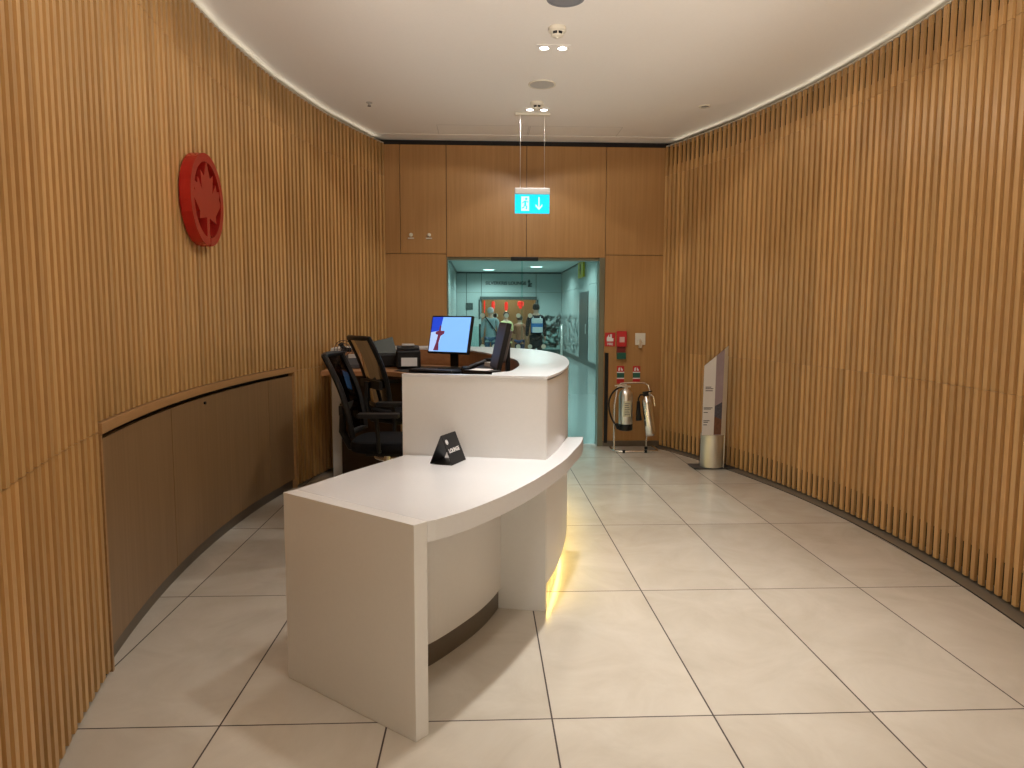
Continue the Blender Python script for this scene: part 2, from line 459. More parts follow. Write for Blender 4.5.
# ------------------------------------------------------------------ corridor beyond
XL, XR, YF, HT = -1.0, 3.15, 28.0, 3.2
struct('floor_corridor', bx(XL-0.1,YB+0.16,-0.1, XR+0.1,YF+4,0), M['tealfloor'])
struct('ceiling_corridor', bx(XL-0.1,YB+0.16,HT, XR+0.1,YF+4,HT+0.1), M['tealceil'])
bm = bmesh.new()
for k in range(8):
    y0 = YB+0.16+k*2.49; add_box(bm, XL-0.08,y0+0.008,0, XL,y0+2.482,1.40); add_box(bm, XL-0.08,y0+0.008,1.41, XL,y0+2.482,2.40); add_box(bm, XL-0.08,y0+0.008,2.41, XL,y0+2.482,HT)
struct('wall_corridor_left', bm, M['teal'])
bm = bmesh.new()
ds = (20.9, 22.7)
y = YB+0.16; cuts = [y, 10.5, 13.0, 15.5, 18.0, ds[0], ds[1], 25.0, YF]
for a, b in zip(cuts, cuts[1:]):
    if a == ds[0]: add_box(bm, XR,a,2.22, XR+0.08,b,HT); continue
    for z0, z1 in ((0,1.40),(1.41,2.40),(2.41,HT)): add_box(bm, XR,a+0.008,z0, XR+0.08,b-0.008,z1)
struct('wall_corridor_right', bm, M['teal'])
OX0, OX1, OZ = 0.0, 2.12, 2.14
bm = bmesh.new()
xs = [XL,-0.62+0.0,-0.02,1.0,2.14,XR]
for a, b in ((XL,-0.62),(-0.61,-0.03),(-0.02,2.13),(2.14,XR)):
    for z0, z1 in ((0,1.40),(1.41,2.40),(2.41,HT)):
        if a == -0.02 and z1 < 2.2: continue
        if a == -0.02 and z0 == 1.41: continue
        if a == -0.02: add_box(bm, a,YF,OZ, b,YF+0.1,2.40); 
        add_box(bm, a+0.005,YF,z0, b-0.005,YF+0.1,z1)
struct('wall_corridor_far', bm, M['teal'])
bm = bmesh.new(); add_box(bm, XL-0.12,YB+0.16,0, XL-0.08,YF+0.2,HT); add_box(bm, XR+0.08,YB+0.16,0, XR+0.12,YF+0.2,HT); add_box(bm, XL,YF+0.1,OZ,OX0,YF+0.12,HT); add_box(bm, OX1,YF+0.1,0,XR,YF+0.12,HT); add_box(bm, XL,YF+0.1,0,OX0,YF+0.12,OZ)
add_box(bm, OX0,YF+0.1,OZ+0.02,OX1,YF+0.12,HT)
struct('wall_corridor_core', bm, M['tealdark'])
bm = bmesh.new(); add_box(bm, XR-0.02,YB+0.16,0, XR,20.9,0.16); add_box(bm, XR-0.02,22.7,0,XR,YF,0.16); add_box(bm, 2.12,YF-0.02,0, XR,YF,0.16); add_box(bm, XL,YB+0.16,0,XL+0.02,YF,0.16)
add_box(bm, XL,YF-0.03,HT-0.06, XR,YF,HT); add_box(bm, XR-0.03,YB+0.16,HT-0.05, XR,YF,HT); add_box(bm, XL,YB+0.16,HT-0.05, XL+0.03,YF,HT)
struct('baseboard_corridor', bm, M['tealdark'])
bm = bmesh.new(); add_box(bm, XR-0.02,ds[0]+0.0,0, XR+0.06,ds[1],2.22)
o = struct('door_2', bm, M['tealdark']); bm = bmesh.new(); add_tube(bm, [(XR-0.05,21.1,0.95),(XR-0.05,21.1,1.25)], 0.012); add_box(bm, XR-0.05,21.095,1.0,XR-0.02,21.105,1.01); add_box(bm, XR-0.05,21.095,1.2,XR-0.02,21.105,1.21)
obj('door_handle', bm, M['steel'], o)
# restaurant / lounge opening at the end
bm = bmesh.new(); add_box(bm, OX0-0.2,YF+3,0, OX1+0.2,YF+3.1,HT); add_box(bm, OX0-0.25,YF+0.12,0,OX0-0.15,YF+3,HT); add_box(bm, OX1+0.15,YF+0.12,0,OX1+0.25,YF+3,HT)
for x in (0.1,0.42,0.75,1.15,1.5,1.85): add_box(bm, x,YF+2.96,0, x+0.05,YF+3,HT)
struct('wall_lounge', bm, M['restwall'])
bm = bmesh.new(); add_box(bm, OX0-0.08,YF-0.08,OZ-0.02, OX1+0.04,YF+0.02,OZ+0.10); add_box(bm, OX0-0.14,YF-0.03,1.35,OX0-0.06,YF,2.12); add_box(bm, OX1+0.03,YF-0.03,1.35,OX1+0.11,YF,2.12)
struct('trim_5', bm, M['tealdark'])
for x, z, h, rz, lab in ((0.46,1.90,0.36,0,'red hanging lantern over the person in the grey shirt'),(0.99,1.86,0.40,0,'red hanging lantern with a pale glowing tip, in the middle of the lounge'),(1.58,1.96,0.26,0,'red hanging lantern nearest the person with the backpack'),(0.10,1.9,0.42,0,'thin red hanging lantern at the left edge of the lounge opening')):
    t = thing('lantern', lab, 'lantern', (x,YF+1.0,z), 0, 'red lanterns in the lounge')
    bm = bmesh.new(); w = 0.07 if x != 0.10 else 0.03
    if x > 1.5: w = 0.13
    add_lathe(bm, [(w*0.5,h/2),(w,h*0.35),(w,-h*0.2),(w*0.5,-h*0.42)], seg=14); obj('shade', bm, M['lantern'], t, smooth=True)
    bm = bmesh.new(); add_lathe(bm, [(w*0.4,-h*0.42),(w*0.6,-h*0.5),(w*0.25,-h*0.72)], seg=12); obj('lantern_tip', bm, M['lampshade'] if 0.9 < x < 1.1 else M['lantern'], t, smooth=True)
    bm = bmesh.new(); add_tube(bm, [(0,0,h/2),(0,0,HT-z)], 0.006, 6); obj('cord', bm, M['black'], t)
sg = thing('wall_sign', 'dark lettering of the lounge name above the far lounge opening', 'sign', (1.0,YF-0.01,2.76))
obj('lettering', xf(text_bm('SILVERKRIS LOUNGE', 0.175, 0.006, 0.006), FRONT((-0.06,-0.012,0))), M['tealdark'], sg)
bm = bmesh.new()
add_prism(bm, [(-0.06,-0.14),(0.10,-0.13),(0.11,-0.09),(0.03,-0.06),(0.12,-0.03),(0.10,0.02),(0.01,0.0),(0.05,0.08),(-0.01,0.17),(-0.06,0.08),(-0.03,0.0)], 0, 0.012, mat=FRONT((0.86,-0.006,0)))
obj('bird_emblem', bm, M['tealdark'], sg)
# frosted pattern film on the far right-hand panels (a real film with leaf shapes)
def film(name, parent_mat, x0, x1, fn, lab):
    rnd = random.Random(len(lab)); bm = bmesh.new()
    for k in range(150):
        u = x0+(x1-x0)*rnd.random(); v = 0.25+1.25*rnd.random()**1.3
        a = rnd.random()*PI; l = 0.11; w = 0.03
        q = [fn(u+dx*math.cos(a)-dy*math.sin(a), v+dx*math.sin(a)+dy*math.cos(a)) for dx, dy in ((-l,0),(0,-w),(l,0),(0,w))]
        bm.faces.new([bm.verts.new(p) for p in q])
    geom = bmesh.ops.extrude_face_region(bm, geom=bm.faces[:])
    o = obj(name, bm, parent_mat); tag(o, lab, 'window film'); o['kind'] = 'stuff'; return o
film('leaf_film', M['film'], 2.2, 3.1, lambda u, v: (u,YF-0.004,v), 'grey leaf pattern film on the far corridor panel right of the lounge opening')
film('leaf_film', M['film'], 23.0, 27.8, lambda u, v: (XR-0.004,u,v), 'grey leaf pattern film on the right corridor wall beyond the dark door')
# corridor downlights
CLI = [(0.35,22.0,'near left'),(0.20,18.6,'far'),(1.75,22.2,''),(1.55,17.6,'')]
labs = ['round corridor downlight, farthest of the two left ones','round corridor downlight, nearer of the two left ones','round corridor downlight, farthest of the two right ones','round corridor downlight, nearer of the two right ones']
for (x, y, _), lab in zip([(-0.1+0.35,26.5,0),(0.2,21.5,0),(1.9,24.8,0),(1.95,20.2,0)], labs):
    t = thing('corridor_downlight', lab, 'ceiling light', (x,y,HT), 0, 'downlights in the corridor ceiling')
    bm = bmesh.new(); add_lathe(bm, [(0.24,-0.012),(0.27,-0.008),(0.27,0.0)], seg=28); obj('trim_ring', bm, M['offwhite'], t)
    bm = bmesh.new(); add_lathe(bm, [(0.21,-0.016),(0.21,-0.0125)], seg=28); obj('lens', bm, M['lampteal'], t)
yg = thing('wayfinding_sign', 'small yellow square sign high on the right corridor wall', 'sign', (XR-0.04,22.2,2.93))
obj('sign_face', bx(-0.03,-0.55,-0.24, 0.03,0.55,0.24), M['yellow'], yg)
obj('symbol', xf(text_bm('4', 0.42, 0.004, 0.012), frame_xz((-0.036,0,0),(0,-1,0),(0,0,1))), M['ink'], yg)
tag(obj('wall_plaque', bx(-0.64,YF-0.03,1.72, -0.36,YF-0.002,1.99), M['tealdark'], bevel=0.005), 'dark square plaque on the far corridor wall left of the lounge opening', 'plaque')
# glass queue gates beside the people
for x, y, lab in ((-0.36,20.4,'glass gate panel with thin posts left of the person in the grey shirt'),(1.98,20.2,'glass gate panel with a grey post right of the person with the backpack')):
    t = thing('glass_gate', lab, 'gate', (x,y,0))
    s = 0.30
    obj('glass_panel', bx(-s,-0.006,0.05, s,0.006,1.18), M['glass'], t)
    for px in (-s,s):
        bm = bmesh.new(); add_lathe(bm, [(0.09,0),(0.09,0.02),(0.035,0.025),(0.035,1.24),(0.03,1.25)], c=(px,0,0), seg=16); obj('post', bm, M['tealdark'] if x < 0 else M['steel'], t, smooth=True)

# ------------------------------------------------------------------ people in the corridor
def skin_mesh(name, chains, m, parent, sub=2):
    """chains: dict of nodes name->(pos,radius) and edges"""
    nodes, edges = chains
    keys = list(nodes); bm = bmesh.new(); sk = bm.verts.layers.skin.verify()
    vs = {}
    for k in keys:
        v = bm.verts.new(nodes[k][0]); r = nodes[k][1]; v[sk].radius = r if isinstance(r, tuple) else (r,r); vs[k] = v
    vs[keys[0]][sk].use_root = True
    for a, b in edges: bm.edges.new((vs[a], vs[b]))
    me = bpy.data.meshes.new('tmp'); bm.to_mesh(me); bm.free()
    o = bpy.data.objects.new('tmp', me); COL.objects.link(o)
    s = o.modifiers.new('s','SKIN'); s.use_smooth_shade = True
    d = o.modifiers.new('d','SUBSURF'); d.levels = d.render_levels = sub
    dg = bpy.context.evaluated_depsgraph_get()
    m2 = bpy.data.meshes.new_from_object(o.evaluated_get(dg))
    bpy.data.objects.remove(o); bpy.data.meshes.remove(me)
    m2.name = name; m2.materials.clear(); m2.materials.append(m)
    for p in m2.polygons: p.use_smooth = True
    q = bpy.data.objects.new(name, m2); COL.objects.link(q); q.parent = parent
    return q

def person(lab, loc, rotz, h, shirt, trousers, hair, arms='down', long_coat=False, lean=0.0):
    """local frame: the person faces +y, z up; h is the standing height"""
    t = thing('person', lab, 'person', loc, rotz)
    s = h/1.75
    P = lambda x,y,z: Vector((x*s, (y+lean*max(0,z-0.95))*s, z*s))
    if arms == 'down': AR = {1:((0.23,-0.02,1.13),(0.24,0.05,0.88)), -1:((-0.23,-0.02,1.13),(-0.24,0.05,0.88))}
    else: AR = {1:((0.24,0.02,1.15),(0.14,0.26,1.12)), -1:((-0.24,0.02,1.15),(-0.12,0.26,1.14))}
    N = {'pelvis':(P(0,0,0.93),(0.14*s,0.10*s)),'waist':(P(0,0,1.08),(0.125*s,0.09*s)),'chest':(P(0,0,1.28),(0.15*s,0.10*s)),
         'nb':(P(0,0,1.43),(0.075*s,0.065*s)),'neck':(P(0,0.01,1.50),0.052*s),'head':(P(0,0.02,1.60),(0.078*s,0.092*s)),'crown':(P(0,0.015,1.69),(0.058*s,0.07*s))}
    Ed = [('pelvis','waist'),('waist','chest'),('chest','nb'),('nb','neck'),('neck','head'),('head','crown')]
    for sd, n in ((1,'r'),(-1,'l')):
        e, w = AR[sd]
        N['sh'+n] = (P(0.175*sd,0,1.40),0.055*s); N['el'+n] = (P(*e),0.040*s); N['wr'+n] = (P(*w),0.027*s)
        d = (Vector(w)-Vector(e)).normalized(); pm = Vector(w)+d*0.07
        N['pa'+n] = (P(*pm),(0.018*s,0.034*s))
        N['hip'+n] = (P(0.09*sd,0,0.86),0.085*s); N['kn'+n] = (P(0.10*sd,0.02,0.48),0.055*s); N['an'+n] = (P(0.10*sd,-0.01,0.09),0.036*s); N['to'+n] = (P(0.11*sd,0.13,0.035),0.030*s)
        Ed += [('nb','sh'+n),('sh'+n,'el'+n),('el'+n,'wr'+n),('wr'+n,'pa'+n),('pelvis','hip'+n),('hip'+n,'kn'+n),('kn'+n,'an'+n),('an'+n,'to'+n)]
    body = skin_mesh('body', (N, Ed), M['skin'], t)
    # hands: five unequal fingers rooted in each palm, ears, nose
    for sd in (1,-1):
        bm = bmesh.new()
        e, w = AR[sd]; d = (Vector(w)-Vector(e)).normalized(); side = Vector((0,1,0)) if arms == 'down' else Vector((1,0,0))
        curl = Vector((-sd,0,0)) if arms == 'down' else Vector((0,0,-1))
        base = Vector(w)+d*0.085
        for k, (o_, l) in enumerate(((-0.027,0.055),(-0.009,0.068),(0.009,0.075),(0.027,0.070))):
            p0 = base+side*o_; p1 = p0+d*l*0.55+curl*0.006; p2 = p1+d*l*0.4+curl*0.022
            add_tube(bm, [P(*p0),P(*p1),P(*p2)], 0.0085*s, 6, r_end=0.006*s)
        p0 = Vector(w)+d*0.03+side*0.025; p1 = p0+d*0.03+side*0.025; p2 = p1+d*0.028+side*0.004
        add_tube(bm, [P(*p0),P(*p1),P(*p2)], 0.010*s, 6, r_end=0.007*s)
        obj('fingers', bm, M['skin'], body, smooth=True)
        bm = bmesh.new(); add_lathe(bm, [(0.004,-0.012),(0.02,-0.004),(0.02,0.004),(0.008,0.01)], seg=10, mat=frame_xz(P(0.083*sd,0.01,1.60),(0,1,0),(0,0,1)))
        obj('ear', bm, M['skin'], body, smooth=True)
        bm = bmesh.new(); add_lathe(bm, [(0.003,-0.008),(0.009,0),(0.003,0.008)], seg=8, mat=Matrix.Translation(P(0.032*sd,0.106,1.615)))
        obj('eye', bm, M['ink'], body)
    bm = bmesh.new(); add_tube(bm, [P(0,0.105,1.62),P(0,0.135,1.585)], 0.008*s, 6, r_end=0.014*s); obj('nose', bm, M['skin'], body, smooth=True)
    bm = bmesh.new(); add_tube(bm, [P(-0.022,0.112,1.555),P(0,0.118,1.553),P(0.022,0.112,1.555)], 0.005*s, 6); obj('mouth', bm, M['clothbrown'], body)
    T = {'pelvis':(P(0,0,0.90),(0.165*s,0.125*s)),'waist':(P(0,0,1.08),(0.150*s,0.115*s)),'chest':(P(0,0,1.28),(0.175*s,0.125*s)),'nb':(P(0,0,1.415),(0.10*s,0.085*s))}
    TE = [('pelvis','waist'),('waist','chest'),('chest','nb')]
    if not long_coat: T['hem'] = (P(0,0,0.83),(0.165*s,0.125*s)); TE.append(('pelvis','hem'))
    if long_coat: T['hem'] = (P(0,0,0.55),(0.20*s,0.15*s)); TE.append(('pelvis','hem'))
    for sd, n in ((1,'r'),(-1,'l')):
        e, w = AR[sd]; T['sh'+n] = (P(0.18*sd,0,1.385),0.072*s); T['el'+n] = (P(*e),0.058*s); T['wr'+n] = (P(*w),0.044*s)
        TE += [('nb','sh'+n),('sh'+n,'el'+n),('el'+n,'wr'+n)]
    skin_mesh('shirt', (T, TE), shirt, t)
    U = {'pelvis':(P(0,0,0.93),(0.155*s,0.115*s))}; UE = []
    for sd, n in ((1,'r'),(-1,'l')):
        U['hip'+n] = (P(0.09*sd,0,0.84),0.10*s); U['kn'+n] = (P(0.10*sd,0.02,0.48),0.074*s); U['an'+n] = (P(0.10*sd,-0.01,0.10),0.056*s)
        UE += [('pelvis','hip'+n),('hip'+n,'kn'+n),('kn'+n,'an'+n)]
    skin_mesh('trousers', (U, UE), trousers, t)
    bm = bmesh.new(); add_lathe(bm, [(0.01,0.10),(0.06,0.09),(0.088,0.05),(0.096,0.0),(0.088,-0.05),(0.05,-0.07)], seg=18, mat=Matrix.Translation(P(0,-0.005,1.655))@Matrix.Scale(s,4)); obj('hair', bm, hair, t, smooth=True)
    for sd in (1,-1):
        bm = bmesh.new(); add_box(bm, 0.10*sd-0.045,-0.06,0.0, 0.10*sd+0.045,0.20,0.075); obj('shoe', bm, M['black'], t, bevel=0.02)
    return t
FLIP = 0.0
person('person in a grey shirt and jeans seen from behind, dark strap across the back', (0.24,20.0,0), 0.05, 1.72, M['shirtgrey'], M['jeans'], M['hairgrey'], 'down')
person('person in a pale yellow top and black trousers beside the grey-shirted person', (0.70,20.6,0), 0.5, 1.60, M['shirtyel'], M['clothblack'], M['hairdark'], 'fwd')
person('person in black clothes seen from behind with a blue and grey backpack', (1.50,19.6,0), -0.1, 1.82, M['clothblack'], M['clothblack'], M['hairdark'], 'down', True)
person('small person in a rust coloured coat left of the person with the backpack', (1.12,21.0,0), -0.3, 1.50, M['clothbrown'], M['navy'], M['hairdark'], 'fwd')
bm = bmesh.new(); pts = [(-0.16,-0.17,1.46),(-0.05,-0.165,1.32),(0.08,-0.165,1.14),(0.19,-0.14,0.98),(0.21,0.0,0.90),(0.1,0.16,1.05),(-0.05,0.17,1.25),(-0.15,0.08,1.47)]
add_tube(bm, [(x+0.24,y+20.0,z) for x,y,z in catmull(pts,4)], 0.018, 6, closed=False)
add_box(bm, 0.42,19.80,0.72, 0.50,20.12,0.95)
tag(obj('shoulder_bag', bm, M['clothblack']), 'black shoulder bag whose strap crosses the grey shirt', 'bag')
bp = thing('backpack', 'blue and pale grey backpack on the person in black', 'backpack', (1.51,19.42,1.22))
obj('bag_body', bx(-0.16,-0.09,-0.20, 0.16,0.045,0.20), M['bagblue'], bp, bevel=0.04)
obj('pocket', bx(-0.13,-0.12,-0.19, 0.15,-0.085,-0.04), M['baggrey'], bp, bevel=0.01)
obj('top_flap', bx(-0.15,-0.105,0.06, 0.15,-0.07,0.20), M['baggrey'], bp, bevel=0.015)
for sx in (-0.1,0.1):
    bm = bmesh.new(); add_tube(bm, [(sx,0.03,0.17),(sx,0.08,0.235),(sx,0.2,0.25),(sx,0.33,0.17)], 0.014, 6); obj('strap', bm, M['baggrey'], bp)

# ------------------------------------------------------------------ left wall: built-in cabinet
cab = thing('storage_cabinet', 'long curved wooden cabinet built into the left slatted wall below the red emblem', 'cabinet', (on_l(4.6)[0],4.6,0))
def cpart(name, bm, m, par=None, **k):
    if par is None: xf(bm, Matrix.Translation((-on_l(4.6)[0],-4.6,0)))
    else: xf(bm, Matrix.Translation((-on_l(4.6)[0],-4.6,0)))
    return obj(name, bm, m, par or cab, **k)
def arc(y0, y1, off, n=14): return [on_l(y0+(y1-y0)*i/n, off) for i in range(n+1)]
e = 0.012
bm = bmesh.new(); ribbon(bm, arc(CY0+e,CY1-e,-0.012,40), arc(CY0+e,CY1-e,0.09,40), CT-0.045, CT); cpart('top_ledge', bm, M['trim_wood'], bevel=0.002)
bm = bmesh.new(); ribbon(bm, arc(CY0+e,CY1-e,0.045,40), arc(CY0+e,CY1-e,0.09,40), 0.0, CT-0.045)
cpart('carcass', bm, M['shadowgap'])
for a, b in ((CY0+e,CY0+0.032),(CY1-0.032,CY1-e)):
    bm = bmesh.new(); ribbon(bm, arc(a,b,-0.004,2), arc(a,b,0.044,2), 0.0, CT-0.046); cpart('side_frame', bm, M['trim_wood'])
bm = bmesh.new(); ribbon(bm, arc(CY0+0.034,CY1-0.034,0.030,40), arc(CY0+0.034,CY1-0.034,0.044,40), 0.0, 0.075); cpart('toe_kick', bm, M['plinth'])
ed = [CY0+0.036,3.90,5.57,CY1-0.036]
for a, b in zip(ed, ed[1:]):
    bm = bmesh.new(); ribbon(bm, arc(a+0.003,b-0.003,0.012,12), arc(a+0.003,b-0.003,0.036,12), 0.08, CT-0.075); dr = cpart('cabinet_door', bm, M['door_wood'])
    if a != 3.90: continue
    q = on_l(4.43, 0.012)
    bm = bmesh.new(); add_lathe(bm, [(0.009,-0.012),(0.009,0.010)], seg=12, mat=frame_xz((q[0]+0.001,q[1],CT-0.11),(0,1,0),(0,0,1))); cpart('door_lock', bm, M['black'], dr)

# ------------------------------------------------------------------ red emblem on the left wall
ly = 4.38; q = on_l(ly, -0.012); nrm = Vector((CL[0]-q[0], CL[1]-q[1], 0)).normalized(); tg = Vector((0,0,1)).cross(nrm)
lg = thing('wall_emblem', 'round red glossy emblem of a leaf inside a ring on the left slatted wall', 'emblem', (q[0],q[1],2.165))
lm = Matrix(((tg.x,0,nrm.x,0),(tg.y,0,nrm.y,0),(tg.z,1,nrm.z,0),(0,0,0,1)))
Rg = 0.272
def ringpts(r0, r1, a0, a1, n):
    o_ = [(r1*math.cos(a0+(a1-a0)*i/n), r1*math.sin(a0+(a1-a0)*i/n)) for i in range(n+1)]
    i_ = [(r0*math.cos(a0+(a1-a0)*i/n), r0*math.sin(a0+(a1-a0)*i/n)) for i in range(n+1)]
    return o_, i_
def ring_bm(r0, r1, z0, z1, n=72, a0=0, a1=2*PI):
    bm = bmesh.new(); o_, i_ = ringpts(r0, r1, a0, a1, n); ribbon(bm, o_, i_, z0, z1); return bm
GAP = 0.10
obj('ring', xf(ring_bm(0.222,Rg,0.0,0.060,72,-PI/2+GAP,1.5*PI-GAP), lm), M['redm'], lg)
obj('ring_face', xf(ring_bm(0.222,Rg,0.060,0.065,72,-PI/2+GAP,1.5*PI-GAP), lm), M['red'], lg)
half = [(0.0,0.215),(0.045,0.125),(0.095,0.15),(0.078,0.045),(0.135,0.105),(0.15,0.07),(0.21,0.078),(0.185,0.03),(0.215,0.0),(0.12,-0.075),(0.13,-0.115),(0.02,-0.095),(0.022,-0.24),(0.0,-0.245)]
leaf = half+[(-x,y) for x,y in half[-2:0:-1]]
def poly_bm(P, z0, z1, s=1.0):
    bm = bmesh.new(); vs = [bm.verts.new((x*s,y*s,z0)) for x,y in P]; f = bm.faces.new(vs)
    r = bmesh.ops.extrude_face_region(bm, geom=[f]); bmesh.ops.translate(bm, vec=(0,0,z1-z0), verts=[v for v in r['geom'] if isinstance(v, bmesh.types.BMVert)])
    bmesh.ops.triangulate(bm, faces=[f for f in bm.faces if len(f.verts) > 4]); return bm
obj('leaf', xf(poly_bm(leaf,0.0,0.056,1.08), lm), M['redm'], lg)
obj('leaf_face', xf(poly_bm(leaf,0.056,0.062,1.08), lm), M['red'], lg)
bm = bmesh.new()
bm.free()
for a in (0.6,2.5,-0.9,-2.2):
    bm = bmesh.new(); add_tube(bm, [(0.15*math.cos(a),0.15*math.sin(a),-0.03),(0.15*math.cos(a),0.15*math.sin(a),0.005)], 0.006, 6)
    obj('standoff_pin', xf(bm, lm), M['steel'], lg)

# ------------------------------------------------------------------ reception desk
desk = thing('reception_desk', 'white curved two-level reception desk in the middle of the tiled floor', 'reception desk', (0,3.4,0))
def kpart(name, bm, m, par=None, **k):
    xf(bm, Matrix.Translation((0,-3.4,0))); return obj(name, bm, m, par or desk, **k)
ZL, TL = 0.775, 0.075
A = Vector((-0.232,2.333)); Cc = Vector((-0.797,2.80)); dAC = (Cc-A).normalized(); nAC = Vector((-dAC.y,dAC.x))
if nAC.y < 0: nAC = -nAC
low_o = catmull([(-0.232,2.333),(-0.075,2.492),(0.069,2.695),(0.185,2.90),(0.285,3.11),(0.40,3.385),(0.495,3.68),(0.555,3.88),(0.592,4.06)], 6)
HO = catmull([(0.315,3.405),(0.405,3.69),(0.48,4.02),(0.545,4.42),(0.588,4.9),(0.592,5.35),(0.545,5.85),(0.43,6.25),(0.22,6.55),(-0.05,6.76),(-0.42,6.90),(-0.9,6.93),(-1.284,6.86)], 8)
HI = catmull([(0.15,3.74),(0.19,3.95),(0.222,4.2),(0.232,4.5),(0.222,4.8),(0.17,5.12),(0.098,5.37),(0.02,5.68),(-0.12,6.07),(-0.32,6.28),(-0.6,6.42),(-1.0,6.48),(-1.284,6.46)], 8)
bm = bmesh.new()
n3 = nAC*0.0606
add_prism(bm, [tuple(A+n3+Vector((0.0035,0.001)))]+low_o[3:]+[(0.50,4.06),(0.43,3.80),(0.30,3.425),(-0.39,3.55),(-0.60,3.17),tuple(Cc+n3)], ZL-TL, ZL)
kpart('low_countertop', bm, M['whitetop'], bevel=0.0015)
bm = bmesh.new(); th = 0.06
A2 = A+nAC*th*1.0+Vector((0.003,0.001)); C2 = Cc+nAC*th
Ai = A-dAC*0.0
add_prism(bm, [tuple(A+nAC*0.0008),tuple(A2),tuple(C2),tuple(Cc+nAC*0.0008)], 0.0, ZL)
kpart('end_panel', bm, M['white'], bevel=0.0012)
mod = catmull([(-0.62,2.80),(-0.40,2.80),(-0.20,2.90),(-0.05,3.10),(0.035,3.28),(0.105,3.47)], 6)
mod = catmull([(-0.32,2.76),(-0.20,2.885),(-0.06,3.10),(0.03,3.28),(0.105,3.49)], 8)
bm = bmesh.new(); ribbon(bm, mod, offset(mod,0.03), 0.105, ZL-TL); kpart('modesty_panel', bm, M['white'])
mt_ = offset(mod,0.012); bm = bmesh.new(); ribbon(bm, mt_, offset(mt_,0.02), 0.0, 0.105); kpart('toe_kick', bm, M['plinth'])
ZH = 1.187
FL = (-0.405,3.565); FR = (0.315,3.405)
# front panel of the high counter, carried down to the floor on the right as a pier
d = (Vector(FR)-Vector(FL)).normalized(); n_ = Vector((-d.y,d.x))
def fr(u, v): p = Vector(FL)+d*u+n_*v; return (p.x,p.y)
Lf = (Vector(FR)-Vector(FL)).length
bm = bmesh.new(); add_prism(bm, [fr(0,0),fr(Lf,0),fr(Lf,0.045),fr(0,0.045)], 0.0, ZH-0.012); kpart('front_panel', bm, M['white'], bevel=0.001)
H1 = HO
bm = bmesh.new(); ribbon(bm, H1[1:], offset(H1,0.035)[1:], 0.135, ZH-0.02); kpart('curved_wall', bm, M['white'], smooth=True)
tk = offset(HO,0.07)[2:]; bm = bmesh.new(); ribbon(bm, tk, offset(tk,0.02), 0.0, 0.135); kpart('recessed_plinth', bm, M['white'])
ls = offset(HO,0.036)[2:70]; bm = bmesh.new(); ribbon(bm, ls, offset(ls,0.020), 0.122, 0.1345); kpart('led_strip', bm, M['led'])
# counter top: closed ring from the front panel round to the left end
HIx = [(0.055,3.66),(0.10,3.69)]+HI
n = 60
def resample(P, n):
    L = [0]
    for a, b in zip(P, P[1:]): L.append(L[-1]+math.hypot(a[0]-b[0],a[1]-b[1]))
    out = []; j = 0
    for i in range(n):
        s = L[-1]*i/(n-1)
        while j < len(L)-2 and L[j+1] < s: j += 1
        t = (s-L[j])/max(1e-9,L[j+1]-L[j]); out.append((P[j][0]+(P[j+1][0]-P[j][0])*t, P[j][1]+(P[j+1][1]-P[j][1])*t))
    return out
oc = offset(HO,-0.004); oc[0] = fr(Lf+0.002,-0.002)
bm = bmesh.new()
ring_o = resample(oc, n); ring_i = resample([(0.05,3.575)]+HIx, n)
ribbon(bm, ring_o, ring_i, ZH-0.012, ZH)
add_prism(bm, [fr(0,-0.002),fr(Lf+0.002,-0.002),(0.05,3.575),(0.05,3.52),fr(0.0,0.047)], ZH-0.0125, ZH+0.0003)
kpart('high_countertop', bm, M['whitetop'])
ii = resample([(0.05,3.575)]+HIx, n); ii = offset(ii,-0.006)
bm = bmesh.new(); ribbon(bm, ii, offset(ii,-0.02), 0.95, ZH-0.013); kpart('inner_lining', bm, M['desk_wood'])
bm = bmesh.new(); add_prism(bm, [(-1.365,6.42),(-1.285,6.42),(-1.285,6.86),(-1.365,6.86)], 0.0, ZH); kpart('left_end_panel', bm, M['white'], bevel=0.001)
# staff worktop inside
WZ = 1.04
wi = offset(resample(HI, 40), 0.012)
bm = bmesh.new(); add_prism(bm, wi[:-1]+[(-1.28,6.44),(-1.28,5.62),(-0.75,5.58),(-0.35,5.2),(-0.22,4.7),(-0.25,4.1),(-0.3,3.72),(0.1,3.66)], WZ-0.035, WZ); kpart('staff_worktop', bm, M['desk_wood'])
for P in ([(-1.27,6.36),(0.0,6.20),(0.0,6.23),(-1.27,6.39)],):
    bm = bmesh.new(); add_prism(bm, P, 0, WZ-0.036); kpart('underdesk_shade_panel', bm, M['void'])  # dark panel put in for the shade under the worktop

mat = thing('desk_mat', 'large black mat on the staff worktop under the monitors', 'desk mat', (0,5.4,WZ+0.0006))
bm = bmesh.new(); P = offset(resample(HI, 40), 0.04)[4:26]
add_prism(bm, P+[(-0.62,6.2),(-0.70,5.62),(-0.33,5.18),(-0.2,4.7),(-0.23,4.1)], 0, 0.003); xf(bm, Matrix.Translation((0,-5.4,0))); obj('mat_sheet', bm, M['black'], mat)
# tent card on the low counter
tc_ = thing('tent_card', 'small black folded card with white lettering standing on the low desk top', 'tent card', (-0.165,3.375,ZL+0.001), R_(-24))
def slab(name, bm, m, par, **k): return obj(name, bm, m, par, **k)
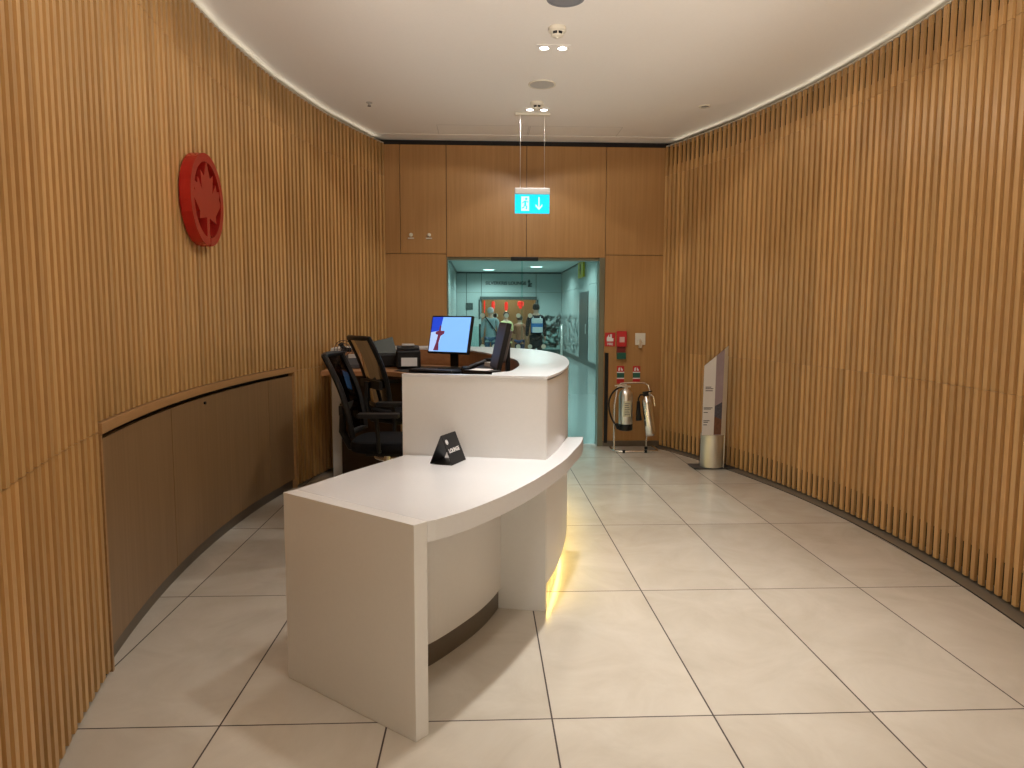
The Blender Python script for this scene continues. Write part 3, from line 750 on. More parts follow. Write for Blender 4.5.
# two leaves leaning together: front leaf faces +x side
hh, ww, bs = 0.137, 0.150, 0.058
for s_ in (1,-1):
    bm = bmesh.new()
    a = math.atan2(bs, hh)
    mtx = Matrix(((0, -math.sin(a)*s_, math.cos(a)*s_, bs*s_),(1*s_,0,0,0),(0, math.cos(a), math.sin(a), 0),(0,0,0,1)))
    L_ = math.hypot(hh,bs)
    add_box(bm, -ww/2,0,0, ww/2,L_,0.002, mat=mtx); lf = obj('card_leaf', bm, M['black'], tc_)
    if s_ == 1:
        obj('lettering', xf(text_bm('LOUNGE', 0.027, 0.0004, 0.0008), mtx@Matrix.Translation((-0.004,0.066,0.0028))), M['paper'], lf)
        bm = bmesh.new(); o_, i_ = ringpts(0.009,0.012,0,2*PI,24); ribbon(bm, o_, i_, 0, 0.0008); xf(bm, mtx@Matrix.Translation((-0.048,0.112,0.0024))); add_box(bm, -0.005,-0.005,0, 0.005,0.006,0.0008, mat=mtx@Matrix.Translation((-0.048,0.112,0.0024)))
        obj('emblem', bm, M['paper'], lf)
obj('card_base', bx(-bs+0.003,-ww/2,0, bs-0.003,ww/2,0.0015), M['black'], tc_)

# ------------------------------------------------------------------ monitors and equipment
def monitor(lab, loc, rotz, tilt, w, h, zc, picture):
    t = thing('monitor', lab, 'monitor', loc, rotz)            # screen faces -y
    T = Matrix.Translation((0,0,zc))@Matrix.Rotation(-tilt,4,'X')
    obj('housing', bx(-w/2-0.012,0,-h/2-0.014, w/2+0.012,0.03,h/2+0.012, mat=T), M['black'], t, bevel=0.004)
    obj('back_cover', bx(-w*0.36,0.03,-h*0.36, w*0.36,0.055,h*0.40, mat=T), M['bgrey'], t, bevel=0.01)
    s = obj('screen', bx(-w/2,-0.002,-h/2, w/2,0.0,h/2, mat=T), M['scr'] if picture else M['dgrey'], t)
    if picture:
        F = T@FRONT((0,-0.002,0))
        def pp(name, P, m, z=0.0008):
            bm = bmesh.new(); add_prism(bm, [(x*w-w/2, y*h-h/2) for x,y in P], z-0.0008, z, mat=F); obj(name, bm, m, s)
        pp('picture_sky', [(0,0.55),(0,1),(0.28,1),(0.25,0.72),(0.20,0.60)], M['scrblue'])
        pp('picture_cloud', [(0,0.3),(0,0.55),(0.2,0.6),(0.25,0.72),(0.30,0.5),(0.24,0.2),(0.12,0.0),(0,0)], M['scrgrey'])
        pp('picture_tower', [(0.12,0.03),(0.26,0.03),(0.24,0.25),(0.27,0.45),(0.36,0.52),(0.36,0.60),(0.26,0.60),(0.255,0.75),(0.22,0.75),(0.21,0.60),(0.13,0.57),(0.13,0.50),(0.2,0.48),(0.17,0.25)], M['scrred'], 0.0016)
    bm = bmesh.new(); add_box(bm, -0.035,0.05,0.02, 0.035,0.075,zc+0.02); obj('stand_neck', bm, M['black'], t, bevel=0.004)
    bm = bmesh.new(); add_prism(bm, [(0.13*math.cos(2*PI*k/24),0.03+0.10*math.sin(2*PI*k/24)) for k in range(24)], 0, 0.014); obj('stand_base', bm, M['black'], t, bevel=0.003)
    return t
monitor('computer monitor on the staff worktop showing a light blue picture', (-0.262,5.72,WZ+0.005), R_(-35), R_(13), 0.385, 0.285, 0.285, True)
m2 = monitor('computer monitor seen from behind, leaning back near the right curve of the counter', (0.105,4.60,WZ+0.005), R_(-84), R_(13), 0.36, 0.28, 0.245, False)
obj('asset_label', bx(-0.10,0.056,-0.02,-0.055,0.0575,0.02, mat=Matrix.Translation((0,0,0.245))@Matrix.Rotation(-R_(13),4,'X')), M['paper'], m2)

def keyboard(lab, loc, rotz):
    t = thing('keyboard', lab, 'keyboard', loc, rotz)
    obj('case', bx(-0.21,-0.07,0,0.21,0.07,0.018), M['black'], t, bevel=0.004)
    bm = bmesh.new()
    for r in range(5):
        for c in range(15): add_box(bm, -0.2+c*0.027,-0.062+r*0.025,0.018,-0.2+c*0.027+0.022,-0.062+r*0.025+0.02,0.026)
    obj('keys', bm, M['dgrey'], t)
keyboard('black keyboard in front of the lit monitor on the staff worktop', (-0.36,5.42,WZ+0.005), R_(-35))
def phone(lab, loc, rotz):
    t = thing('desk_phone', lab, 'telephone', loc, rotz)
    bm = bmesh.new(); add_prism(bm, [(-0.1,0.0),(0.1,0.0),(0.1,0.10),(-0.1,0.03)], -0.09, 0.09, mat=frame_xz((0,0,0),(0,1,0),(0,0,1)))
    obj('phone_body', bm, M['dgrey'], t, bevel=0.004)
    bm = bmesh.new(); P = [(-0.07,-0.09,0.055),(-0.07,-0.04,0.078),(-0.07,0.04,0.10),(-0.07,0.09,0.118)]; add_tube(bm, P, 0.016, 10); add_lathe(bm, [(0.024,-0.012),(0.026,0.012)], c=P[0], seg=12); add_lathe(bm, [(0.024,-0.012),(0.026,0.012)], c=P[-1], seg=12)
    obj('handset', bm, M['black'], t, smooth=True)
    bm = bmesh.new(); add_box(bm, -0.02,0.03,0.078,0.07,0.085,0.108); obj('phone_display', bm, M['greyl'], t)
    return t
phone('black desk phone between the lit monitor and the second monitor', (0.0,4.98,WZ+0.005), R_(-60))
phone('black desk phone on the left part of the staff worktop beside the printer', (-1.10,5.95,WZ+0.005), R_(10))
# card reader with a white label
cr_ = thing('card_reader', 'small black card reader with a white label below the lit monitor', 'card reader', (-0.10,5.32,WZ+0.005), R_(-15))
obj('reader_body', bx(-0.05,-0.04,0,0.05,0.04,0.055), M['black'], cr_, bevel=0.006); obj('label', bx(-0.03,-0.042,0.015,0.03,-0.0402,0.045), M['paper'], cr_)
# printers / stacked devices
pr = thing('label_printer', 'black label printer with a white paper slot at the left of the lit monitor', 'printer', (-0.62,5.93,WZ+0.005), R_(8))
obj('printer_body', bx(-0.10,-0.10,0,0.10,0.12,0.15), M['black'], pr, bevel=0.015)
obj('printer_lid', bx(-0.095,-0.06,0.15,0.095,0.12,0.185), M['dgrey'], pr, bevel=0.012)
obj('paper_label', bx(-0.06,-0.104,0.02,0.07,-0.1005,0.09), M['paper'], pr)
bm = bmesh.new(); add_box(bm, -0.05,-0.08,0.185,0.05,0.05,0.2); obj('button_panel', bm, M['greyl'], pr, bevel=0.003)
pr2 = thing('document_scanner', 'black document scanner with an open tray, left of the label printer', 'scanner', (-0.83,6.10,WZ+0.005), R_(10))
obj('scanner_body', bx(-0.09,-0.08,0,0.11,0.09,0.11), M['black'], pr2, bevel=0.012)
bm = bmesh.new(); add_box(bm, -0.10,0.03,0.10,0.13,0.04,0.25, mat=Matrix.Rotation(R_(-18),4,'X')@Matrix.Rotation(R_(-14),4,'Y')); obj('paper_tray', bm, plain('dark_green_plastic',(0.03,0.045,0.035),0.35), pr2, bevel=0.003)
tg_ = thing('desk_fan', 'small dark wire desk fan at the far left of the staff worktop', 'fan', (-1.20,6.18,WZ+0.005))
bm = bmesh.new(); add_lathe(bm, [(0.06,0),(0.06,0.012),(0.015,0.02),(0.012,0.07)], seg=18); obj('fan_base', bm, M['black'], tg_)
bm = bmesh.new(); 
for r in (0.03,0.055,0.08): add_tube(bm, [(r*math.cos(2*PI*k/24),-0.02+0.0*k,0.14+r*math.sin(2*PI*k/24)) for k in range(24)], 0.003, 6, closed=True)
for k in range(8): add_tube(bm, [(0,-0.03,0.14),(0.08*math.cos(k*PI/4),-0.02,0.14+0.08*math.sin(k*PI/4))], 0.002, 5)
obj('fan_guard', bm, M['dgrey'], tg_)
bm = bmesh.new()
for k in range(3): add_box(bm, 0,-0.008,-0.018,0.065,0.0,0.018, mat=Matrix.Translation((0,0,0.14))@Matrix.Rotation(k*2*PI/3,4,'Y')@Matrix.Rotation(0.4,4,'X'))
add_lathe(bm, [(0.02,0),(0.02,0.05)], seg=12, mat=frame_xz((0,0.04,0.14),(1,0,0),(0,0,1)))
obj('fan_blades', bm, M['black'], tg_)
sl = thing('paper_holder', 'white paper slip on a low black holder just inside the high counter front', 'paper holder', (0.0,4.05,WZ+0.005), R_(-35))
obj('holder', bx(-0.10,-0.05,0,0.10,0.05,0.125), M['black'], sl, bevel=0.004)
obj('paper_slip', bx(-0.06,-0.035,0.1255,0.06,0.035,0.1285, mat=Matrix.Rotation(R_(4),4,'X')), M['paper'], sl)

# ------------------------------------------------------------------ drafting chairs
def chair(lab, loc, rotz, dz=0):
    """faces +y in its own frame"""
    t = thing('drafting_chair', lab, 'chair', loc, rotz, 'black mesh chairs behind the desk')
    base = bmesh.new()
    for k in range(5):
        a = k*2*PI/5+0.3; c_, s_ = math.cos(a), math.sin(a)
        add_tube(base, [(0.03*c_,0.03*s_,0.11),(0.18*c_,0.18*s_,0.10),(0.30*c_,0.30*s_,0.075)], 0.022, 8, r_end=0.013)
    add_lathe(base, [(0.045,0.07),(0.045,0.14),(0.03,0.15)], seg=16)
    b = obj('star_base', base, M['black'], t, smooth=True)
    for k in range(5):
        a = k*2*PI/5+0.3; c_, s_ = math.cos(a)*0.30, math.sin(a)*0.30
        bm = bmesh.new(); 
        for o_ in (-0.016,0.008): add_lathe(bm, [(0.01,0),(0.028,0.001),(0.028,0.007),(0.01,0.008)], seg=14, mat=Matrix.Translation((c_,s_,0.0285))@Matrix.Rotation(a,4,'Z')@Matrix.Rotation(PI/2,4,'X')@Matrix.Translation((0,0,o_)))
        add_tube(bm, [(c_,s_,0.03),(c_,s_,0.075)], 0.008, 8)
        obj('caster', bm, M['dgrey'], t)
    bm = bmesh.new(); add_lathe(bm, [(0.028,0.14),(0.028,0.40),(0.02,0.40),(0.02,0.66+dz)], seg=16); obj('gas_column', bm, M['chrome'], t, smooth=True)
    bm = bmesh.new(); add_tube(bm, [(0.21*math.cos(2*PI*k/32),0.21*math.sin(2*PI*k/32),0.42) for k in range(32)], 0.011, 8, closed=True)
    for a in (0,PI/2,PI,1.5*PI): add_tube(bm, [(0.025*math.cos(a),0.025*math.sin(a),0.40),(0.21*math.cos(a),0.21*math.sin(a),0.42)], 0.008, 6)
    obj('foot_ring', bm, M['chrome'], t, smooth=True)
    bm = bmesh.new(); add_box(bm, -0.10,-0.12,0.655+dz,0.10,0.12,0.69+dz); obj('seat_mechanism', bm, M['black'], t, bevel=0.006)
    P = [(0.235*math.copysign(abs(math.cos(u))**0.55,math.cos(u)), 0.02+0.235*math.copysign(abs(math.sin(u))**0.6,math.sin(u))) for u in [2*PI*k/40 for k in range(40)]]
    bm = bmesh.new(); add_prism(bm, P, 0.69+dz, 0.765+dz); obj('seat', bm, M['blackfab'], t, bevel=0.025)
    # back: curved frame around mesh
    def bk(u, v):                   # u -1..1 across, v 0..1 up
        w = 0.225-0.035*(1-v)**2-0.02*v
        return Vector((u*w, -0.215-0.16*v+0.03*math.sin(v*PI)+0.035*u*u, 0.80+0.50*v+dz))
    loop = [bk(-1+2*i/8,0) for i in range(8)]+[bk(1,i/10) for i in range(10)]+[bk(1-2*i/8,1) for i in range(8)]+[bk(-1,1-i/10) for i in range(10)]
    bm = bmesh.new(); add_tube(bm, loop, 0.019, 8, closed=True); obj('back_frame', bm, M['black'], t, smooth=True)
    bm = bmesh.new(); G = [[bm.verts.new(bk(-1+2*i/8,j/10)) for i in range(9)] for j in range(11)]
    G2 = [[bm.verts.new(bk(-1+2*i/8,j/10)+Vector((0,-0.003,0))) for i in range(9)] for j in range(11)]
    for j in range(10):
        for i in range(8): bm.faces.new((G[j][i],G[j][i+1],G[j+1][i+1],G[j+1][i])); bm.faces.new((G2[j+1][i],G2[j+1][i+1],G2[j][i+1],G2[j][i]))
    obj('back_mesh', bm, M['mesh'], t, smooth=True)
    bm = bmesh.new(); add_tube(bm, [(0,-0.08,0.67+dz),(0,-0.24,0.70+dz),(0,-0.29,0.80+dz),(0,-0.28,0.98+dz)], 0.024, 8); add_box(bm, -0.19,-0.262,0.93+dz,0.19,-0.238,0.99+dz); obj('back_support', bm, M['black'], t)
    for s_ in (-1,1):
        bm = bmesh.new(); add_tube(bm, [(0.15*s_,0.0,0.70+dz),(0.27*s_,0.0,0.72+dz),(0.285*s_,0.0,0.80+dz),(0.285*s_,-0.01,0.93+dz)], 0.014, 8); add_box(bm, 0.285*s_-0.04,-0.12,0.93+dz,0.285*s_+0.04,0.13,0.958+dz)
        obj('armrest', bm, M['black'], t, bevel=0.006)
    return t
chair('black mesh high chair at the left end of the desk, seen from the side', (-0.62,4.56,0), R_(-93), -0.07)
chair('black mesh high chair turned partly away, its see-through back nearest the printer', (-0.60,5.32,0), R_(-60), 0.02)

# ------------------------------------------------------------------ ceiling fittings
def at(o, loc): o.location = loc; return o
WIDE = (150,116,116,116,116,84,84)
TILT = (14,29,29,29,29,0,0)
def downlight(lab, loc, energy, beam, k_):
    t = thing('twin_downlight', lab, 'ceiling light', loc, 0, 'twin downlights along the ceiling')
    obj('trim_plate', bx(-0.12,-0.05,-0.004,0.12,0.05,-0.0005), M['ceiling'], t)
    for sx in (-0.065,0.065):
        bm = bmesh.new(); o_, i_ = ringpts(0.034,0.040,0,2*PI,24); ribbon(bm, o_, i_, -0.010, -0.004); xf(bm, Matrix.Translation((sx,0,0))); r = obj('lamp_ring', bm, M['chrome'], t)
        bm = bmesh.new(); add_lathe(bm, [(0.032,-0.0065),(0.032,-0.0045)], c=(sx,0,0), seg=20); obj('lamp_lens', bm, M['lamp'], t)
        l = bpy.data.lights.new('lamp', 'SPOT'); l.energy = energy; l.color = LC; l.spot_size = R_(WIDE[k_]); l.spot_blend = 0.15; l.shadow_soft_size = 0.03
        q = bpy.data.objects.new('light_source', l); COL.objects.link(q); q.parent = t; q.location = (sx,0,-0.035); q.rotation_euler = (0, math.copysign(R_(TILT[k_]), -sx) , 0)
        if beam and sx < 0:
            l = bpy.data.lights.new('beam', 'SPOT'); l.energy = beam; l.color = LC; l.spot_size = R_(58); l.spot_blend = 1.0; l.shadow_soft_size = 0.03
            q = bpy.data.objects.new('light_source', l); COL.objects.link(q); q.parent = t; q.location = (0,0,-0.04); q.rotation_euler = (0, R_(-6), 0)
    return t
LC = (1.0, 0.965, 0.92)
ENERGY = (17, 37, 38, 24, 8, 220, 190)
BEAM = (5, 40, 200, 0, 0, 0, 0)
for k, y in enumerate((6.72,5.21,3.2,1.7,0.4,-1.5,-2.8)):  # rearmost two added behind the camera as fill for desk and ceiling
    lab = ['twin ceiling downlight behind the second smoke detector, nearest the back wall','twin ceiling downlight just beyond the nearest smoke detector'][k] if k < 2 else 'twin ceiling downlight overhead, out of view above the entrance side, rearmost two added as fill'
    downlight(lab, (0.51, y, HC-0.0005), ENERGY[k], BEAM[k], k)
def detector(lab, loc):
    t = thing('smoke_detector', lab, 'smoke detector', loc, 0, 'smoke detectors on the ceiling')
    bm = bmesh.new(); add_lathe(bm, [(0.060,-0.001),(0.060,-0.025),(0.050,-0.032)], seg=28); obj('detector_base', bm, M['offwhite'], t, smooth=True)
    bm = bmesh.new(); add_lathe(bm, [(0.040,-0.032),(0.036,-0.050)], seg=28); obj('vent_ring', bm, M['black'], t)
    bm = bmesh.new(); add_lathe(bm, [(0.042,-0.050),(0.034,-0.058),(0.012,-0.062),(0.011,-0.070),(0.004,-0.072)], seg=28)
    for a in range(6): add_box(bm, 0.036,-0.004,-0.052,0.046,0.004,-0.031, mat=Matrix.Rotation(a*PI/3+0.52,4,'Z'))
    obj('detector_cap', bm, M['offwhite'], t, smooth=True)
detector('white smoke detector on the ceiling, nearest the camera', (0.502,4.87,HC-0.0005)); detector('white smoke detector on the ceiling just in front of the hanging exit sign', (0.494,6.52,HC-0.0005))
def speaker(lab, loc, m):
    t = thing('ceiling_speaker', lab, 'speaker', loc, 0, 'round ceiling speakers')
    bm = bmesh.new(); o_, i_ = ringpts(0.10,0.115,0,2*PI,36); ribbon(bm, o_, i_, -0.008, -0.0005); obj('speaker_ring', bm, M['offwhite'] if m is M['greyl'] else m, t)
    bm = bmesh.new(); add_lathe(bm, [(0.10,-0.001),(0.099,-0.006),(0.05,-0.0075),(0.01,-0.008)], seg=36); obj('grille', bm, m, t)
speaker('pale round speaker grille on the ceiling between the two smoke detectors', (0.498,6.02,HC), M['greyl'])
speaker('grey round speaker grille on the ceiling at the top edge of the view', (0.505,4.43,HC), M['midgrey'])
def sprinkler(lab, loc, r=0.018):
    t = thing('sprinkler', lab, 'sprinkler', loc)
    bm = bmesh.new(); add_lathe(bm, [(r*1.6,-0.0005),(r*1.5,-0.006),(r*.6,-0.008),(r*.5,-0.02)], seg=18); obj('escutcheon', bm, M['greyl'], t)
    bm = bmesh.new(); add_lathe(bm, [(r*.9,-0.034),(r*.9,-0.031)], seg=18); add_tube(bm, [(-r*.5,0,-0.02),(-r*.5,0,-0.031)], 0.002, 6); add_tube(bm, [(r*.5,0,-0.02),(r*.5,0,-0.031)], 0.002, 6); obj('deflector', bm, M['dgrey'], t)
sprinkler('tiny metal sprinkler head on the ceiling beside the left wall', (-1.013,6.60,HC))
ac = thing('ceiling_spotlight', 'small round ceiling fitting with dark slots beside the right wall', 'ceiling fitting', (2.03,6.55,HC))
bm = bmesh.new(); o_, i_ = ringpts(0.040,0.052,0,2*PI,28); ribbon(bm, o_, i_, -0.010, -0.0005); obj('fitting_ring', bm, M['offwhite'], ac)
bm = bmesh.new(); add_lathe(bm, [(0.038,-0.0015),(0.036,-0.008)], seg=24); obj('fitting_core', bm, M['dgrey'], ac)
bm = bmesh.new(); add_box(bm, -0.04,-0.006,-0.012,0.04,0.006,-0.0085); obj('fitting_bar', bm, M['offwhite'], ac)
# access hatches in the ceiling near the back wall
for i, (x0, x1) in enumerate(((-0.455,0.48),(0.49,1.43))):
    bm = bmesh.new(); 
    for a in ((x0,7.31,x1,7.314),(x0,7.31,x0+0.004,YB-0.23),(x1-0.004,7.31,x1,YB-0.23)): add_box(bm, a[0],a[1],HC-0.0006,a[2],a[3],HC-0.0001)
    struct('trim_%d' % (6+i), bm, M['greyl'])

# hanging exit sign
ex = thing('exit_sign', 'hanging illuminated cyan running man exit sign with a down arrow', 'exit sign', (0.48,6.86,2.46))
obj('light_box', bx(-0.165,-0.018,0,0.165,0.018,0.175), M['cyan'], ex)
obj('top_housing', bx(-0.168,-0.028,0.175,0.168,0.028,0.235), M['paper'], ex, bevel=0.006)
F = FRONT((0,-0.0185,0))
def sgp(P, nm='running_man'):
    bm = bmesh.new()
    for q in P: add_prism(bm, q, 0, 0.0015, mat=F)
    return bm
obj('running_man_panel', sgp([[(-0.105,0.02),(-0.03,0.02),(-0.03,0.155),(-0.105,0.155)]]), M['exitwhite'], ex)
def cyl(cx, cy, r): return [(cx+r*math.cos(k*PI/5), cy+r*math.sin(k*PI/5)) for k in range(10)]
F = FRONT((0,-0.0202,0))
obj('running_man', sgp([cyl(-0.058,0.132,0.011), [(-0.078,0.112),(-0.060,0.118),(-0.058,0.078),(-0.074,0.075)], [(-0.074,0.08),(-0.062,0.08),(-0.048,0.06),(-0.052,0.035),(-0.062,0.037),(-0.060,0.056)], [(-0.076,0.08),(-0.066,0.078),(-0.078,0.05),(-0.098,0.042),(-0.100,0.050),(-0.084,0.058)], [(-0.062,0.112),(-0.058,0.104),(-0.038,0.098),(-0.036,0.106)], [(-0.078,0.112),(-0.074,0.104),(-0.094,0.088),(-0.099,0.094)]]), M['cyan'], ex)
F = FRONT((0,-0.0185,0))
obj('down_arrow', sgp([[(0.058,0.15),(0.07,0.15),(0.07,0.045),(0.058,0.045)], [(0.064,0.028),(0.064,0.048),(0.032,0.085),(0.032,0.064)], [(0.064,0.028),(0.096,0.064),(0.096,0.085),(0.064,0.048)]]), M['exitwhite'], ex)
bm = bmesh.new(); add_tube(bm, [(-0.115,0,0.235),(-0.115,0,HC-2.46-0.022)], 0.0022, 8); add_tube(bm, [(0.115,0,0.235),(0.115,0,HC-2.46-0.022)], 0.0012, 8); obj('suspension_rod', bm, M['steel'], ex)
obj('ceiling_rose', bx(-0.168,-0.03,HC-2.46-0.022,0.168,0.03,HC-2.46-0.0005), M['offwhite'], ex, bevel=0.004)

# ------------------------------------------------------------------ things on the back wall
W = YB-0.0005
for x, lab in ((-0.78,'small white wall fitting on the oak panel left of the door, the left of two'),(-0.583,'small white wall fitting on the oak panel left of the door, the right of two')):
    t = thing('wall_sensor', lab, 'wall fitting', (x,W,2.352), 0, 'two small wall fittings')
    bm = bmesh.new(); add_lathe(bm, [(0.022,0),(0.020,0.016),(0.012,0.026)], seg=16, mat=frame_xz((0,0,0.012),(1,0,0),(0,0,1))); obj('sensor_dome', bm, M['offwhite'], t, smooth=True)
    obj('sensor_bracket', bx(-0.033,-0.014,-0.032,0.033,0.0,-0.018), M['offwhite'], t, bevel=0.003)
fs = thing('fire_action_sign', 'red fire sign with a white pictogram, left of the red call point', 'sign', (1.442,W,1.219))
obj('sign_plate', bx(-0.058,-0.004,-0.078,0.058,0,0.078), M['signred'], fs)
F = FRONT((0,-0.0042,0))
obj('pictogram', sgp([[(-0.038,-0.02),(0.038,-0.02),(0.038,0.015),(0.02,0.015),(0.02,0.06),(0.0,0.06),(0.0,0.03),(-0.012,0.03),(-0.012,0.06),(-0.038,0.02)]]), M['paper'], fs)
obj('lettering', xf(text_bm('FIRE', 0.036, 0.0008, 0.001), FRONT((0,-0.005,-0.052))), M['paper'], fs)
cp = thing('fire_call_point', 'red break glass fire call point with a dark green box below it', 'fire alarm', (1.568,W+0.002,1.16))
obj('alarm_box', bx(-0.055,-0.055,-0.02,0.055,0,0.155), M['signred'], cp, bevel=0.006)
obj('call_plate', bx(-0.028,-0.059,0.03,0.028,-0.0555,0.09), plain('pale_pink_plate',(0.70,0.45,0.42),0.4), cp)
obj('red_back_plate', bx(-0.050,-0.02,-0.09,0.050,0,-0.02), plain('dark_red_plastic',(0.22,0.02,0.02),0.4), cp)
obj('green_box', bx(-0.05,-0.05,-0.160,0.05,0,-0.088), M['signgreen'], cp, bevel=0.005)
ws = thing('wall_switch', 'white wall switch plate with a key slot right of the red call point', 'switch', (1.785,W,1.21))
obj('switch_plate', bx(-0.058,-0.010,-0.052,0.058,0,0.082), M['offwhite'], ws, bevel=0.003)
bm = bmesh.new(); add_lathe(bm, [(0.022,0),(0.02,0.014)], seg=16, mat=frame_xz((0,-0.010,-0.01),(1,0,0),(0,0,1))); add_box(bm, -0.018,-0.03,-0.085,0.018,-0.004,-0.03); obj('key_switch', bm, M['steel'], ws)
for x, lab in ((1.568,'small red and green extinguisher label above the upright extinguisher'),(1.75,'small red and green extinguisher label above the tilted extinguisher')):
    t = thing('extinguisher_sign', lab, 'sign', (x,W,0.82), 0, 'extinguisher labels on the wall')
    obj('sign_plate', bx(-0.042,-0.003,-0.10,0.042,0,0.10), M['signred'], t)
    F = FRONT((0,-0.0032,0))
    obj('white_band', sgp([[(-0.042,0.022),(0.042,0.022),(0.042,0.034),(-0.042,0.034)],[(-0.042,-0.046),(0.042,-0.046),(0.042,-0.034),(-0.042,-0.034)]]), M['paper'], t)
    obj('green_band', sgp([[(-0.042,-0.034),(0.042,-0.034),(0.042,0.022),(-0.042,0.022)]]), M['signgreen'], t)
    obj('pictogram', sgp([[(-0.028,0.045),(-0.010,0.045),(-0.006,0.085),(-0.024,0.08)],[(0.002,0.05),(0.026,0.045),(0.024,0.06),(0.004,0.086)]]), M['paper'], t)

# extinguisher stand and two extinguishers
st = thing('extinguisher_stand', 'chrome tube stand on the floor carrying the two fire extinguishers', 'stand', (1.66,7.62,0))
def tubeobj(name, P, r, m, par, closed=False, seg=10):
    bm = bmesh.new(); add_tube(bm, P, r, seg, closed); return obj(name, bm, m, par, smooth=True)
tubeobj('floor_loop', catmull([(-0.21,0.20,0.014),(-0.225,0.06,0.014),(-0.21,-0.08,0.014),(-0.12,-0.115,0.014),(0.1,-0.115,0.014),(0.24,-0.09,0.014),(0.27,0.0,0.014),(0.26,0.2,0.014)],4), 0.013, M['chrome'], st)
tubeobj('upright_frame', [(-0.215,-0.06,0.02),(-0.205,0.02,0.30),(-0.195,0.06,0.50),(-0.16,0.10,0.69),(-0.12,0.115,0.735),(0.0,0.12,0.745),(0.14,0.12,0.745),(0.19,0.115,0.72),(0.205,0.10,0.66),(0.20,0.07,0.50)], 0.011, M['chrome'], st)
tubeobj('rear_leg', [(0.205,0.09,0.60),(0.20,0.13,0.3),(0.19,0.16,0.08),(0.19,0.16,0.015)], 0.010, M['chrome'], st)
for p in ((-0.12,-0.115),(0.12,-0.115),(0.17,0.08)):
    bm = bmesh.new(); add_lathe(bm, [(0.018,0.0),(0.018,0.03)], c=(p[0],p[1],0), seg=12); obj('rubber_foot', bm, M['black'], st)
e1 = thing('fire_extinguisher', 'upright chrome fire extinguisher with black base and black hose, left on the stand', 'fire extinguisher', (1.568,7.58,0.235), 0, 'fire extinguishers on the stand')
bm = bmesh.new(); add_lathe(bm, [(0.074,0.075),(0.076,0.08),(0.076,0.385),(0.066,0.425),(0.035,0.455),(0.022,0.46),(0.022,0.475)], seg=28); obj('cylinder', bm, M['steel'], e1, smooth=True)
bm = bmesh.new(); add_lathe(bm, [(0.060,0.0),(0.078,0.008),(0.078,0.072),(0.070,0.076)], seg=28); obj('base_skirt', bm, M['black'], e1, smooth=True)
bm = bmesh.new(); o_, i_ = ringpts(0.0762,0.0775,-2.1,-0.9,12); ribbon(bm, o_, i_, 0.16, 0.33); lb = obj('instruction_label', bm, plain('label_cream',(0.62,0.58,0.42),0.5), e1)
bm = bmesh.new()
for k in range(7): o_, i_ = ringpts(0.0776,0.0780,-1.9,-1.15-0.1*(k%3),8); ribbon(bm, o_, i_, 0.18+k*0.02, 0.187+k*0.02)
obj('label_text', bm, M['ink'], lb)
bm = bmesh.new(); add_box(bm, -0.09,-0.012,0.475,0.05,0.012,0.492); add_box(bm, -0.07,-0.01,0.497,0.06,0.01,0.508, mat=Matrix.Rotation(R_(-6),4,'Y')); add_lathe(bm, [(0.016,0.455),(0.016,0.497)], seg=12); obj('valve_lever', bm, M['steel'], e1)
bm = bmesh.new(); add_tube(bm, catmull([(-0.02,0,0.475),(-0.08,-0.01,0.47),(-0.15,-0.03,0.42),(-0.19,-0.04,0.33),(-0.185,-0.04,0.22),(-0.15,-0.04,0.12),(-0.10,-0.05,0.055)],4), 0.010, 8); add_tube(bm, [(-0.115,-0.05,0.085),(-0.085,-0.055,0.03)], 0.018, 10, r_end=0.022); obj('hose', bm, M['black'], e1, smooth=True)
e2 = thing('fire_extinguisher', 'tilted plain chrome fire extinguisher with black horn, right on the stand', 'fire extinguisher', (1.845,7.56,0.18), 0, 'fire extinguishers on the stand')
Tl = Matrix.Rotation(R_(-8),4,'Y')
bm = bmesh.new(); add_lathe(bm, [(0.045,0.0),(0.056,0.012),(0.057,0.03),(0.057,0.36),(0.048,0.40),(0.025,0.425),(0.02,0.44)], seg=24, mat=Tl); obj('cylinder', bm, M['chrome'], e2, smooth=True)
bm = bmesh.new(); add_box(bm, -0.03,-0.014,0.44,0.03,0.014,0.49, mat=Tl); add_box(bm, -0.03,-0.01,0.478,0.075,0.01,0.49, mat=Tl); obj('valve_lever', bm, M['black'], e2, bevel=0.003)
bm = bmesh.new(); add_tube(bm, [(0.03,0,0.47),(0.085,0,0.42),(0.085,0,0.32)], 0.008, 8); obj('carry_bar', xf(bm, Tl), M['chrome'], e2)
bm = bmesh.new(); add_tube(bm, [(-0.08,0,0.45),(-0.125,-0.01,0.45),(-0.145,-0.01,0.41),(-0.145,-0.01,0.38)], 0.009, 8); add_tube(bm, [(-0.145,-0.01,0.38),(-0.142,-0.01,0.26),(-0.135,-0.01,0.17)], 0.018, 12, r_end=0.034); obj('horn', bm, M['black'], e2, smooth=True)

